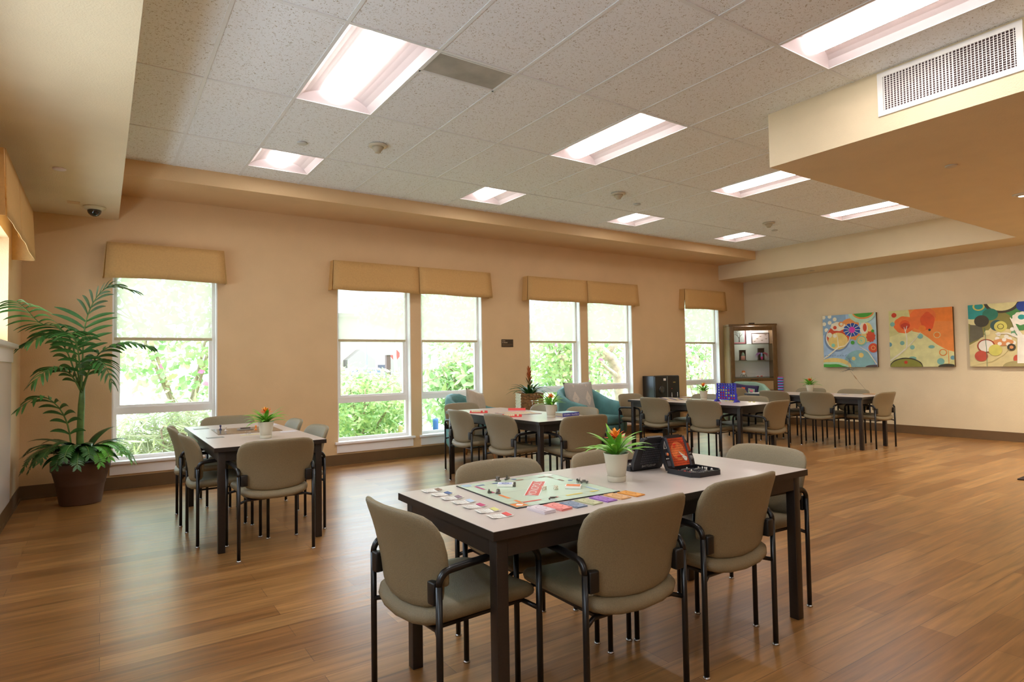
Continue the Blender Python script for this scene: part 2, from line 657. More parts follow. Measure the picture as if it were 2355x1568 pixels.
struct('trim_1', mb, 'tbar')
# soffits
struct('trim_2', MB().box(XL, YF, 2.88, CX0, YW, 3.49), 'wallc')
struct('trim_3', MB().box(CX0, CY1, HS, CX1, YW, 3.49), 'wall')
struct('trim_4', MB().box(CX1, 2.927, HD, XR, YW, 3.49), 'wallc')
struct('trim_5', MB().box(4.6, YF, HD, XR, 2.927, 3.49), 'wallc')
# cove base
def cove(name, pts):
    mb = MB()
    for (x0, y0, x1, y1, nx, ny) in pts:
        for z0, z1, d in ((0, 0.012, 0.02), (0.012, 0.02, 0.013), (0.02, 0.135, 0.007)):
            X0, X1 = sorted((x0, x1)) if nx == 0 else sorted((x0, x0 + nx * d))
            Y0, Y1 = sorted((y0, y1)) if ny == 0 else sorted((y0, y0 + ny * d))
            mb.box(X0, Y0, z0, X1, Y1, z1)
    struct(name, mb, 'base')
cove('baseboard_back', [(XL, YW, XR, YW, 0, -1)])
cove('baseboard_right', [(XR, YF, XR, YW, -1, 0)])
cove('baseboard_left', [(XL, YF, XL, YW, 1, 0)])
cove('baseboard_front', [(XL, YF, XR, YF, 0, 1)])
# white board and ledge under the left wall's windows
struct('trim_6', MB().box(XL, YF, 0.135, XL + 0.008, 6.93, 1.35), 'gloss')
struct('trim_7', MB().box(XL, YF, 1.35, XL + 0.02, 6.93, 1.47).box(XL, YF, 1.47, XL + 0.055, 6.97, 1.51, bev=0.008), 'sill')

# windows
def window(idx, a, b_, lab):
    root = MB()
    y0, y1 = YW + 0.095, YW + 0.145
    fwid = 0.045
    root.box(a, y0, ZS, a + fwid, y1, ZT).box(b_ - fwid, y0, ZS, b_, y1, ZT)
    root.box(a + fwid, y0, ZT - fwid, b_ - fwid, y1, ZT).box(a + fwid, y0, ZS, b_ - fwid, y1, ZS + 0.05)
    root.box(a + fwid, y0 - 0.006, 0.785, b_ - fwid, y1, 0.86)
    w = struct('window_%d' % idx, root, 'white', None, lab)
    s = MB()
    a2, b2 = a + fwid, b_ - fwid
    s.box(a2, y0 + 0.01, 0.86, a2 + 0.03, y1 - 0.005, 1.62).box(b2 - 0.03, y0 + 0.01, 0.86, b2, y1 - 0.005, 1.62)
    s.box(a2 + 0.03, y0 + 0.01, 0.86, b2 - 0.03, y1 - 0.005, 0.885).box(a2 + 0.03, y0 + 0.01, 1.585, b2 - 0.03, y1 - 0.005, 1.62)
    struct('sash', s, 'white', w)
    j = MB()
    j.box(a, YW + 0.002, ZS, a + 0.012, y0, ZT).box(b_ - 0.012, YW + 0.002, ZS, b_, y0, ZT).box(a, YW + 0.002, ZT - 0.012, b_, y0, ZT)
    struct('jamb', j, 'white', w)
    g = MB()
    g.quad((a2, y0 + 0.03, ZS + 0.05), (b2, y0 + 0.03, ZS + 0.05), (b2, y0 + 0.03, 0.785), (a2, y0 + 0.03, 0.785))
    g.quad((a2, y0 + 0.03, 0.86), (b2, y0 + 0.03, 0.86), (b2, y0 + 0.03, ZT), (a2, y0 + 0.03, ZT))
    struct('glass', g, 'glass', w)
    sl = MB().box(a - 0.04, YW - 0.045, ZS - 0.02, b_ + 0.04, YW, ZS + 0.012, bev=0.006).box(a, YW, ZS - 0.004, b_, y0, ZS + 0.012)
    struct('window_sill', sl, 'sill', w)
    struct('apron', MB().box(a - 0.015, YW - 0.018, 0.158, b_ + 0.015, YW, ZS - 0.02), 'sill', w)
    sh = thing('roller_shade', 'roller shade half down in %s' % lab, 'roller shade', ((a + b_) / 2, YW + 0.07, 1.59), 0, 'roller shades in the window wall')
    hw = (b_ - a) / 2 - 0.018
    obj('shade_cloth', MB().quad((-hw, 0, 0.02), (hw - 0.03, 0, 0.02), (hw - 0.03, 0, 0.80), (-hw, 0, 0.80)), 'shade', sh)
    obj('hem_bar', MB().box(-hw, -0.009, 0, hw - 0.03, 0.009, 0.028, bev=0.004), 'hem', sh)
WL = ['the window behind the corner palm', 'the left pane of the middle window pair', 'the right pane of the middle window pair',
      'the window pane behind the patterned pillow', 'the window with the bare tree trunk outside', 'the narrow window beside the display cabinet']
for i, (a, b_) in enumerate(WIN):
    window(i + 1, a, b_, WL[i])
for k, (a, b_) in enumerate(sorted(LW, reverse=True)):
    w = MB()
    xx = XL - 0.13
    for q in ((a, 1.53, a + .045, 2.42), (b_ - .045, 1.53, b_, 2.42), (a, 1.53, b_, 1.58), (a, 2.37, b_, 2.42)):
        w.box(xx - 0.04, q[0], q[1], xx, q[2], q[3])
    ww = struct('window_%d' % (7 + k), w, 'white', None, 'high window in the left wall')
    struct('glass', MB().quad((xx - 0.02, a, 1.55), (xx - 0.02, b_, 1.55), (xx - 0.02, b_, 2.4), (xx - 0.02, a, 2.4)), 'glass', ww)

# light portals: they only guide the daylight sampling through the openings
def portal(x, y, z, sx, sy, rot):
    d = bpy.data.lights.new('daylight_opening', 'AREA')
    d.shape = 'RECTANGLE'
    d.size = sx
    d.size_y = sy
    d.cycles.is_portal = True
    o = bpy.data.objects.new('daylight_opening', d)
    COL.objects.link(o)
    o.location = (x, y, z)
    o.rotation_euler = rot
for a, b_ in WIN:
    portal((a + b_) / 2, YW + TH + 0.01, (ZS + ZT) / 2, b_ - a, ZT - ZS, (R(-90), 0, 0))
for a, b_ in LW:
    portal(XL - TH - 0.01, (a + b_) / 2, 1.975, 0.9, b_ - a, (0, R(-90), 0))

# ------------------------------------------------------------------ valances
def valance(x0, x1, label, mids=(), D=0.125, z0=2.24, z1=2.615, loc=None, rz=0):
    w = x1 - x0
    v = thing('valance', label, 'valance', loc or ((x0 + x1) / 2, YW, z0), rz, 'box pleated valances')
    h = z1 - z0
    segs = [-w / 2] + [m_ - (x0 + x1) / 2 for m_ in mids] + [w / 2]
    for a, b_ in zip(segs, segs[1:]):
        mb = MB()
        g = 0.006
        n = 12
        rows = []
        for iz in range(6):
            t = iz / 5
            fl = 0.02 * t           # flares a little towards the hem
            ro = []
            for i in range(n + 1):
                u = i / n
                xx = a + g + (b_ - a - 2 * g) * u
                if a == -w / 2:
                    xx -= fl * (1 - u)
                if b_ == w / 2:
                    xx += fl * u
                ro.append(mb.v((xx, -D - fl - 0.004 * math.sin(u * PI * 3 + a) * t, h - h * t + 0.006 * math.sin(u * 7 + a * 3) * t)))
            rows.append(ro)
        for A, B in zip(rows, rows[1:]):
            for i in range(n):
                mb.f([A[i], A[i + 1], B[i + 1], B[i]], 0, True)
        mb.box(a + g, -D - 0.001, h - 0.004, b_ - g, -0.002, h)
        o = obj('front_panel', mb, 'val', v)
        sm = o.modifiers.new('thickness', 'SOLIDIFY')
        sm.thickness = 0.004
    for sx in (-1, 1):
        mb = MB()
        X = sx * w / 2
        mb.quad((X, -0.002, h), (X, -D + 0.008, h), (X + sx * 0.03, -D - 0.008, 0.0), (X + sx * 0.03, -0.002, 0.0))
        o = obj('side_return', mb, 'val', v)
        sm = o.modifiers.new('thickness', 'SOLIDIFY')
        sm.thickness = 0.004
    mb = MB()
    for m_ in mids:
        X = m_ - (x0 + x1) / 2
        mb.quad((X - 0.05, -D + 0.012, h - 0.01), (X + 0.05, -D + 0.012, h - 0.01), (X + 0.05, -D - 0.004, 0.004), (X - 0.05, -D - 0.004, 0.004))
    if mids:
        obj('inner_pleat', mb, 'val', v)
    return v
valance(0.03, 1.16, 'tan box valance over the window behind the corner palm')
valance(2.425, 4.775, 'long tan valance with middle pleat, left of the small brown wall sign', (3.61,))
valance(5.45, 7.84, 'long tan valance with middle pleat, right of the small brown wall sign', (6.66,))
valance(9.08, 10.29, 'small tan valance nearest the display cabinet')
valance(0, 1.9, 'tan valance on the left wall above the white ledge', (0.75,), D=0.15, z0=2.26, z1=2.70, loc=(XL, 5.93, 2.26), rz=R(90))

# ------------------------------------------------------------------ ceiling lamps
def lamp_unit(Lx, Ly):
    rf = MB()
    n = 14
    dep = 0.09
    prof = []
    for i in range(n + 1):
        u = i / n
        x = -Lx / 2 + Lx * u
        z = dep * (math.sin(PI * u) ** 0.6 if 0 < u < 1 else 0)
        prof.append((x, z))
    for (xa, za), (xb, zb) in zip(prof, prof[1:]):
        rf.quad((xa, -Ly / 2, za), (xb, -Ly / 2, zb), (xb, Ly / 2, zb), (xa, Ly / 2, za), 0, True)
    for sy in (-1, 1):
        # sloping end plates
        for (xa, za), (xb, zb) in zip(prof, prof[1:]):
            rf.quad((xa, sy * Ly / 2, 0), (xb, sy * Ly / 2, 0), (xb, sy * (Ly / 2 - 0.06 * min(1, zb / dep)), zb), (xa, sy * (Ly / 2 - 0.06 * min(1, za / dep)), za), 0, False)
    ln = MB()
    r = 0.095
    k = 12
    ends = Ly / 2 - 0.05
    pts = [(-r * math.cos(PI * i / k), 0.068 - 0.062 * math.sin(PI * i / k)) for i in range(k + 1)]
    for i_, ((xa, za), (xb, zb)) in enumerate(zip(pts, pts[1:])):
        mi_ = 0 if 4 <= i_ <= 7 else 1
        for ya, yb, m_ in ((-ends, -ends + .04, 1), (-ends + .04, ends - .04, mi_), (ends - .04, ends, 1)):
            ln.quad((xa, ya, za), (xb, ya, zb), (xb, yb, zb), (xa, yb, za), m_, True)
    for sy in (-1, 1):
        ln.poly([(x, sy * ends, z) for x, z in pts], 1)
    return rf, ln
lab_l = ['2x4 ceiling lamp nearest the middle left, beside the grey return grille', 'square ceiling lamp furthest left, above the corner palm window',
         'long ceiling lamp in the middle of the tile ceiling', 'square ceiling lamp second from left, near the window soffit',
         'long ceiling lamp whose end slips behind the corner of the dropped soffit', 'square ceiling lamp third from left along the window soffit',
         'long ceiling lamp furthest right, half hidden by the dropped soffit', 'square ceiling lamp furthest back, near the room corner',
         'ceiling lamp behind the camera on the left', 'ceiling lamp furthest behind the camera on the left', 'long ceiling lamp at the top right, beside the white air grille', 'ceiling lamp furthest behind the camera beside the soffit']
protos = {}
for (x0, y0, x1, y1), lb in zip(lamps, lab_l):
    key = round(y1 - y0, 2)
    pos = ((x0 + x1) / 2, (y0 + y1) / 2, HC)
    if key not in protos:
        t_ = thing('ceiling_lamp', lb, 'ceiling lamp', pos, 0, 'recessed ceiling lamps')
        rf, ln = lamp_unit(x1 - x0 - 0.024, y1 - y0 - 0.024)
        obj('reflector', rf, 'reflector', t_)
        obj('lens', ln, ['lens', 'lens_side'], t_)
        protos[key] = t_
    else:
        dup(protos[key], pos, 0, lb)
# grey return grille in the tile ceiling
t_ = thing('return_grille', 'grey dusty return air grille in the tile ceiling', 'air vent', ((vent_cell[0] + vent_cell[2]) / 2, (vent_cell[1] + vent_cell[3]) / 2, HC))
hx, hy = 0.292, 0.14
obj('perforated_plate', MB().box(-hx, -hy, 0.0, hx, hy, 0.004), mat('perforated_metal', 'A8A49A', 0.6, var=0.22, vscale=5), t_)
mb = MB()
for s_ in (-1, 1):
    mb.box(-hx, s_ * hy - 0.006, -0.002, hx, s_ * hy + 0.006, 0.006).box(s_ * hx - 0.006, -hy, -0.002, s_ * hx + 0.006, hy, 0.006)
obj('frame', mb, 'tbar', t_)
# white supply grille on the soffit face x = 4.6
t_ = thing('supply_grille', 'white louvred air grille on the side of the dropped soffit', 'air vent', (4.6, 1.648, 3.14))
W2, H2 = 0.415, 0.155
mb = MB()
mb.box(-0.012, -W2, -H2, 0, -W2 + 0.035, H2).box(-0.012, W2 - 0.035, -H2, 0, W2, H2).box(-0.012, -W2 + 0.035, -H2, 0, W2 - 0.035, -H2 + 0.035).box(-0.012, -W2 + 0.035, H2 - 0.035, 0, W2 - 0.035, H2)
obj('frame', mb, 'white', t_)
obj('duct_shade_sheet', MB().box(-0.0015, -W2 + 0.03, -H2 + 0.03, -0.0005, W2 - 0.03, H2 - 0.03), mat('duct_shade', '4A3432', 0.9), t_)  # flat dark sheet on the soffit, stands in for the shaded duct opening
mb = MB()
k = 38
for i in range(k):
    y = -W2 + 0.045 + (2 * W2 - 0.09) * i / (k - 1)
    tilt = 0.011 if i > 15 else 0.0045
    mb.quad((-0.010, y - 0.002, -H2 + 0.035), (-0.010, y - 0.002, H2 - 0.035), (-0.002, y + tilt - 0.002, H2 - 0.035), (-0.002, y + tilt - 0.002, -H2 + 0.035))
    mb.box(-0.011, y - 0.003, -H2 + 0.035, -0.009, y + 0.002, H2 - 0.035)
obj('vertical_louvre', mb, 'white', t_)
mb = MB()
for i in range(15):
    z = -H2 + 0.05 + (2 * H2 - 0.1) * i / 14
    mb.box(-0.006, -W2 + 0.035, z - 0.0018, -0.003, W2 - 0.035, z + 0.0018)
obj('horizontal_louvre', mb, 'white', t_)

# smoke detectors and sprinkler covers
def detector(x, y, lab):
    t_ = thing('smoke_detector', lab, 'smoke detector', (x, y, HC - 0.005), 0, 'smoke detectors on the tile ceiling')
    obj('base_plate', MB().lathe([(0.001, 0), (0.085, 0), (0.085, -0.012), (0.07, -0.018), (0.001, -0.018)][::-1], seg=24), mat('detector_plastic', 'CFC6B0', 0.4), t_)
    obj('sensor_head', MB().lathe([(0.055, -0.018), (0.045, -0.04), (0.03, -0.055), (0.028, -0.068), (0.012, -0.07), (0.001, -0.07)], seg=20), mat('detector_head', 'B9AE94', 0.4), t_)
detector(2.104, 5.275, 'smoke detector nearest, between the left lamps')
detector(5.18, 5.304, 'middle one of the three smoke detectors')
detector(8.273, 5.309, 'smoke detector furthest back on the tile ceiling')
def cover(x, y, z, lab, col='C9BFA8', r=0.045):
    tag(obj('sprinkler_cover', MB().lathe([(0.001, 0), (r, 0), (r, -0.008), (r * 0.9, -0.011), (0.001, -0.011)], seg=24), mat('cover_' + col, col, 0.4), None, (x, y, z)), lab, 'sprinkler cover', 'round sprinkler covers')
cover(1.5, 5.58, HC - 0.003, 'round sprinkler cover by the leftmost square lamp', 'C8C8C4')
cover(5.75, 5.55, HC - 0.003, 'round sprinkler cover beyond the middle smoke detector', 'C8C8C4')
cover(8.83, 5.57, HC - 0.003, 'round sprinkler cover by the furthest smoke detector', 'C8C8C4')
cover(-0.29, 5.97, 2.88, 'white round sprinkler cover on the left beam', 'E8E0E8')
cover(5.88, 2.09, HD, 'pale sprinkler cover under the dropped soffit')
cover(10.7, 6.04, HD, 'small sprinkler cover under the soffit above the paintings')
spot_e = mat('spot_glow', 'FFF4E0', 0.5, emis=(1, 0.9, 0.74), estr=3.0)
def spotlight(x, y, lab):
    t_ = thing('recessed_spotlight', lab, 'spotlight', (x, y, HD), 0, 'recessed spotlights under the dropped soffit')
    obj('trim_ring', MB().lathe([(0.075, 0.0), (0.075, -0.006), (0.05, -0.010), (0.045, -0.001)], seg=24, cap=False), mat('spot_ring', 'D9D0BC', 0.4), t_)
    obj('eyeball', MB().lathe([(0.046, -0.001), (0.042, -0.014), (0.028, -0.020)], seg=20, cap=False), 'pot', t_)
    obj('bulb', MB().lathe([(0.028, -0.019), (0.020, -0.024), (0.001, -0.026)], seg=16, cap=False), spot_e, t_)
    d = bpy.data.lights.new('spot_beam', 'SPOT')
    d.energy = 55
    d.color = (1, 0.93, 0.80)
    d.spot_size = R(130)
    d.spot_blend = 0.8
    d.shadow_soft_size = 0.04
    o = bpy.data.objects.new('spot_beam', d)
    COL.objects.link(o)
    o.parent = t_
    o.location = (0, 0, -0.06)
    o.rotation_euler = (0, R(-14), 0)
spotlight(7.56, 2.10, 'small recessed spotlight at the right edge of the dropped soffit')
spotlight(9.60, 2.10, 'added unseen spotlight under the dropped soffit nearest the painting wall')  # this and the next two: out of view, added to brighten the far right
spotlight(7.56, -0.20, 'added unseen spotlight in the near row of the dropped soffit')
spotlight(9.60, -0.20, 'added unseen spotlight in the near row by the painting wall')
t_ = thing('dome_camera', 'dark domed security camera under the left beam', 'security camera', (-0.07, 7.22, 2.88))
obj('mount_ring', MB().lathe([(0.001, 0), (0.095, 0), (0.095, -0.012), (0.075, -0.03), (0.06, -0.034), (0.001, -0.034)], seg=28), mat('camera_mount', 'D5C9A6', 0.4), t_)
obj('dome', MB().lathe([(0.06, -0.034), (0.06, -0.045), (0.052, -0.068), (0.035, -0.087), (0.014, -0.096), (0.001, -0.097)], seg=24), mat('dome_plastic', '241F1C', 0.06, coat=1.0), t_)
tag(obj('blank_plate', MB().box(-0.05, -0.05, -0.004, 0.05, 0.05, 0), 'wall', None, (-0.235, 7.12, 2.88)), 'square painted blank plate beside the dome camera', 'cover plate')
# outlet
def outlet(x, y, z, rz, lab):
    t_ = thing('wall_outlet', lab, 'outlet', (x, y, z), rz)
    obj('face_plate', MB().box(-0.036, -0.006, -0.058, 0.036, 0, 0.058, bev=0.002), 'white', t_)
    obj('socket', MB().box(-0.018, -0.009, 0.008, 0.018, -0.006, 0.04).box(-0.018, -0.009, -0.04, 0.018, -0.006, -0.008), mat('outlet_socket', 'CFC8C0', 0.4), t_)
outlet(XR, 5.2, 0.40, R(-90), 'white wall outlet below the blue painting')
# sign on the window wall
t_ = thing('wall_sign', 'small brown room sign between the two window pairs', 'sign', (5.135, YW, 1.575))
obj('sign_plate', MB().box(-0.105, -0.008, -0.058, 0.105, 0, 0.058), mat('sign_brown', '3B2A12', 0.5), t_)
TT = Matrix.Translation((-0.095, -0.0092, 0.018)) @ Matrix.Rotation(R(90), 4, 'X')
mb = text_mb('N. 1 (DINING)', 0.001, TT) if False else MB()
sg = mat('sign_text', 'BFA585', 0.6)
for (xx, zz, wd, hh) in ((-0.095, 0.034, 0.062, 0.010), (-0.095, 0.009, 0.016, 0.014), (-0.070, 0.009, 0.074, 0.014)):
    # rows of upright letter strokes
    n_ = int(wd / 0.008)
    for i in range(n_):
        mb.box(xx + i * 0.008, -0.0095, zz - hh / 2, xx + i * 0.008 + 0.005, -0.008, zz + hh / 2)
obj('heading', mb, sg, t_)
mb = MB()
for r_ in range(4):
    for i in range(26 if r_ < 3 else 20):
        mb.box(-0.093 + i * 0.007, -0.0095, -0.014 - r_ * 0.009 - 0.002, -0.093 + i * 0.007 + 0.0048, -0.008, -0.014 - r_ * 0.009 + 0.002)
obj('small_print', mb, mat('sign_text_dim', '7E6340', 0.6), t_)

# ------------------------------------------------------------------ tables
TTOP = 0.725
def table(label, x, y, rz):
    t_ = thing('activity_table', label, 'table', (x, y, 0), rz, 'laminate activity tables')
    hx, hy = 0.382, 0.915
    tp = MB()
    tp.box(-hx, -hy, TTOP - 0.030, hx, hy, TTOP - 0.0012, 1)
    tp.box(-hx + 0.0015, -hy + 0.0015, TTOP - 0.0012, hx - 0.0015, hy - 0.0015, TTOP, 0)
    obj('tabletop', tp, ['laminate', 'edge'], t_)
    ap = MB()
    i = 0.030
    ap.box(-hx + i, -hy + i, TTOP - 0.098, -hx + i + 0.02, hy - i, TTOP - 0.030).box(hx - i - 0.02, -hy + i, TTOP - 0.098, hx - i, hy - i, TTOP - 0.030)
    ap.box(-hx + i, -hy + i, TTOP - 0.098, hx - i, -hy + i + 0.02, TTOP - 0.030).box(-hx + i, hy - i - 0.02, TTOP - 0.098, hx - i, hy - i, TTOP - 0.030)
    obj('apron', ap, 'edge', t_)
    for sx in (-1, 1):
        for sy in (-1, 1):
            cx, cy = sx * (hx - i - 0.021), sy * (hy - i - 0.021)
            obj('leg', MB().box(cx - 0.023, cy - 0.023, 0.0, cx + 0.023, cy + 0.023, TTOP - 0.031, bev=0.003), 'edge', t_)
    return t_
TBL = {'main': (1.97, 2.067, R(90)), 't1': (1.02, 5.495, 0), 't2': (3.71, 5.415, 0), 't3': (6.56, 5.315, 0), 't4': (8.96, 5.115, 0)}
tb0 = table('white-topped dark table in the foreground holding the green property board', *TBL['main'])
for k_, lb in (('t1', 'white-topped dark table nearest the corner palm, with the wooden board on it'), ('t2', 'white-topped dark table in front of the teal armchairs, with red tile racks'),
               ('t3', 'white-topped dark table carrying the upright blue disc game'), ('t4', 'furthest white-topped dark table, under the blue painting')):
    dup(tb0, (TBL[k_][0], TBL[k_][1], 0), R(-90) + R(90), lb)

# ------------------------------------------------------------------ chairs
def make_chair(label):
    t_ = thing('stacking_armchair', label, 'chair', (0, 0, 0), 0, 'taupe armchairs around the tables')
    # back pad
    half = [(0, .788), (.09, .7875), (.16, .785), (.205, .777), (.231, .762), (.246, .738), (.253, .70), (.252, .65), (.245, .595), (.237, .552), (.233, .541), (.216, .533), (.213, .51), (.207, .487), (.186, .466), (.145, .451), (.08, .442), (0, .438)]
    ol = half + [(-a, b_) for a, b_ in half[-2:0:-1]]
    def fb(a, b_, t):
        k = (b_ - 0.44) / 0.34
        return (a, -0.205 - 0.075 * k * k - 0.01 + 0.055 * (a / 0.25) ** 2 + 0.018 * t, b_)
    obj('backrest', MB().pad(ol, fb), 'uphol', t_)
    hs = [(0, .245), (.10, .244), (.17, .238), (.205, .222), (.222, .195), (.226, .13), (.224, 0), (.222, -.10), (.218, -.17), (.205, -.205), (.17, -.228), (.10, -.243), (0, -.248)]
    ol = hs + [(-a, b_) for a, b_ in hs[-2:0:-1]]
    def fs(a, b_, t):
        z = 0.432 + 0.03 * t
        z += 0.018 * (a / 0.226) ** 2 - 0.010
        if b_ > 0.12:
            z -= 0.9 * (b_ - 0.12) ** 2
        if b_ < -0.15:
            z -= 1.8 * (b_ + 0.15) ** 2
        return (a, b_, z)
    obj('seat', MB().pad(ol, fs), 'uphol', t_)
    for sx in (-1, 1):
        X = sx * 0.243
        rear = obj('leg', MB().tube([(X, -0.212, 0.008), (X, -0.212, 0.3), (X, -0.212, 0.551)], 0.0115, 10), 'black', t_)
        front = obj('leg', MB().tube([(X, 0.212, 0.008), (X, 0.212, 0.3), (X, 0.212, 0.551)], 0.0115, 10), 'black', t_)
        for o, yy in ((rear, -0.212), (front, 0.212)):
            obj('glide', MB().lathe([(0.001, 0.0), (0.015, 0.0), (0.015, 0.004), (0.010, 0.010), (0.001, 0.010)], X, yy, 14), 'chrome', o)
        pts = [(X, -0.212, 0.551)]
        for k in range(1, 6):
            a = PI / 2 * k / 5
            pts.append((X, -0.212 + 0.045 * (1 - math.cos(a)), 0.551 + 0.047 * math.sin(a)))
        for yy, zz in ((-0.10, 0.602), (0, 0.606), (0.10, 0.606)):
            pts.append((X, yy, zz))
        for k in range(5, 0, -1):
            a = PI / 2 * k / 5
            pts.append((X, 0.212 - 0.045 * (1 - math.cos(a)), 0.551 + 0.05 * math.sin(a)))
        pts.append((X, 0.212, 0.551))
        obj('armrest', MB().tube(pts, [0.0115, 0.0116, 0.012, 0.013, 0.0135, 0.0135] + [0.0135] * 3 + [0.0135, 0.0135, 0.013, 0.012, 0.0116, 0.0115], 10), 'black', t_)
        br_ = MB().box(X - sx * 0.012 - (0.042 if sx > 0 else 0), -0.226, 0.485, X - sx * 0.012 + (0.042 if sx < 0 else 0), -0.196, 0.560, bev=0.006)
        obj('back_bracket', br_, 'blackp', t_)
    sf = MB()
    for yy in (-0.19, 0.19):
        sf.tube([(-0.24, yy + (-0.02 if yy < 0 else 0.02), 0.375), (-0.19, yy, 0.388), (0.19, yy, 0.388), (0.24, yy + (-0.02 if yy < 0 else 0.02), 0.375)], 0.009, 8)
    for xx in (-0.17, 0.17):
        sf.box(xx - 0.012, -0.19, 0.386, xx + 0.012, 0.19, 0.396)
    obj('seat_frame', sf, 'black', t_)
    return t_
F_, B_, L_, R_ = 0.0, R(180), R(90), R(-90)       # facing +Y, -Y, -X, +X
CH = [
    (1.105, 2.050, R_ + R(4), 'armchair at the end of the foreground table beside the property cards, seen from behind'),
    (1.605, 1.800, F_ - R(1), 'middle foreground armchair seen from behind, below the row of play money'),
    (2.250, 1.840, F_ + R(1), 'right foreground armchair seen from behind, below the open battle game case'),
    (1.630, 2.330, B_ - R(2), 'armchair across the foreground table, its back rising behind the property board'),
    (2.270, 2.240, B_ + R(1), 'armchair across the foreground table, its back rising behind the flower pot'),
    (2.820, 2.030, L_ - R(3), 'armchair at the right end of the foreground table, facing the battle game cases'),
    (0.990, 4.560, F_ + R(1), 'armchair seen from behind at the near end of the palm corner table'),
    (0.775, 5.120, R_ + R(2), 'nearer left-side armchair of the palm corner table'),
    (0.755, 5.830, R_ - R(2), 'further left-side armchair of the palm corner table'),
    (1.235, 5.050, L_ + R(2), 'nearer right-side armchair of the palm corner table'),
    (1.240, 5.810, L_ - R(2), 'further right-side armchair of the palm corner table'),
    (1.050, 6.430, B_, 'armchair at the window end of the palm corner table'),
    (3.730, 4.500, F_ - R(10), 'armchair seen from behind at the near end of the red tile rack table'),
    (3.400, 4.960, R_ + R(3), 'nearer left-side armchair of the red tile rack table'),
    (3.380, 5.690, R_ - R(1), 'further left-side armchair of the red tile rack table'),
    (4.030, 4.960, L_ + R(4), 'armchair behind the blue and white book on the red tile rack table'),
    (4.060, 5.690, L_, 'armchair in front of the woven basket, far side of the red tile rack table'),
    (3.700, 6.370, B_ + R(3), 'armchair at the window end of the red tile rack table'),
    (6.560, 4.400, F_ + R(3), 'armchair seen from behind at the near end of the blue disc game table'),
    (6.290, 4.860, R_ + R(2), 'nearer left-side armchair of the blue disc game table'),
    (6.290, 5.640, R_ - R(1), 'further left-side armchair of the blue disc game table'),
    (6.850, 4.860, L_, 'armchair right of the upright blue disc game'),
    (6.880, 5.640, L_ - R(2), 'armchair behind the potted flower of the blue disc game table'),
    (6.500, 6.280, B_ - R(2), 'armchair at the window end of the blue disc game table, before the black cabinet'),
    (9.060, 4.340, F_ - R(4), 'furthest right armchair, near end of the table under the paintings'),
    (8.760, 4.830, R_ + R(2), 'nearer left-side armchair of the table under the paintings'),
    (8.760, 5.490, R_, 'further left-side armchair of the table under the paintings'),
    (9.260, 4.780, L_ - R(3), 'armchair nearer the wall outlet, wall side of the table under the paintings'),
    (9.280, 5.440, L_ + R(2), 'armchair behind the flower pot of the table under the paintings'),
    (8.900, 6.180, B_, 'armchair at the cabinet end of the table under the paintings'),
]
ch0 = None
for x, y, a, lb in CH:
    if ch0 is None:
        ch0 = make_chair(lb)
        ch0.location = (x, y, 0)
        ch0.rotation_euler = (0, 0, a)
    else:
        dup(ch0, (x, y, 0), a, lb)

# ------------------------------------------------------------------ bromeliads in pots
def strap(mb, rn, az, L, el0, droop, w, base=(0, 0, 0), n=9, mi=0, fold=0.35, twist=0):
    pts, ws = [], []
    p = Vector(base)
    el = el0
    d = Vector((math.cos(az), math.sin(az), 0))
    side = Vector((-math.sin(az), math.cos(az), 0))
    for i in range(n):
        u = i / (n - 1)
        pts.append(p.copy())
        ws.append(w * (0.55 + 1.5 * u * (1 - u) * 1.2) * (1 - u ** 5) + 0.0004)
        p = p + (d * math.cos(el) + Vector((0, 0, math.sin(el)))) * (L / (n - 1))
        el -= droop / (n - 1)
    mb.ribbon(pts, ws, side, fold, mi)

def bromeliad(seed, label, loc, rz=0, s=1.0, nleaf=26, red=True):
    rn = random.Random(seed)
    t_ = thing('potted_bromeliad', label, 'potted plant', loc, rz, 'orange bromeliads in cream pots')
    P = MB().lathe([(.038, .024), (.0415, .026), (.047, .06), (.056, .122), (.058, .128), (.0545, .128), (.053, .118), (.0515, .112)], seg=36, cap=False)
    obj('pot', P, 'pot', t_)
    obj('saucer', MB().lathe([(.001, 0), (.040, 0), (.0415, .003), (.0435, .023), (.0425, .0245), (.001, .0245)], seg=36), 'pot', t_)
    obj('soil', MB().lathe([(.001, .113), (.0525, .113)], seg=24, cap=False), 'soil', t_)
    lf = MB()
    for i in range(nleaf):
        az = i * 2.4 + rn.uniform(-.2, .2)
        k = i / nleaf
        strap(lf, rn, az, rn.uniform(.16, .22) * (1.0 - .25 * k), R(30 + 42 * k + rn.uniform(-8, 8)), R(68 - 10 * k + rn.uniform(-15, 20)), rn.uniform(.010, .0145), (0.008 * math.cos(az), 0.008 * math.sin(az), .113 + .02 * k))
    obj('foliage', lf, 'leaf', t_)
    fl = MB()
    for i in range(18):
        az = i * 2.4
        k = i / 18
        strap(fl, rn, az, .056 * (1 - .35 * k), R(18 + 55 * k), R(28), .0100 * (1 - .3 * k), (0.003 * math.cos(az), 0.003 * math.sin(az), .190 + .022 * k), n=6, mi=0 if k < .6 else 1)
    fl.tube([(0, 0, .12), (0, 0, .195)], .006, 8, 2)
    obj('flower', fl, ['brO', 'brY', 'leaf'], t_)
    t_.scale = (s, s, s)
    return t_
bromeliad(1, 'flowering bromeliad in a cream pot on the foreground table', (1.955, 2.055, TTOP), 0.3)
bromeliad(2, 'flowering bromeliad in a cream pot on the palm corner table', (1.05, 4.95, TTOP), 1.2)
bromeliad(3, 'flowering bromeliad in a cream pot next to the blue and white book', (3.70, 4.80, TTOP), 2.2)
bromeliad(4, 'bromeliad in a pale pot left of the upright blue disc game', (6.82, 5.43, TTOP), 3.9, 0.98, 20)
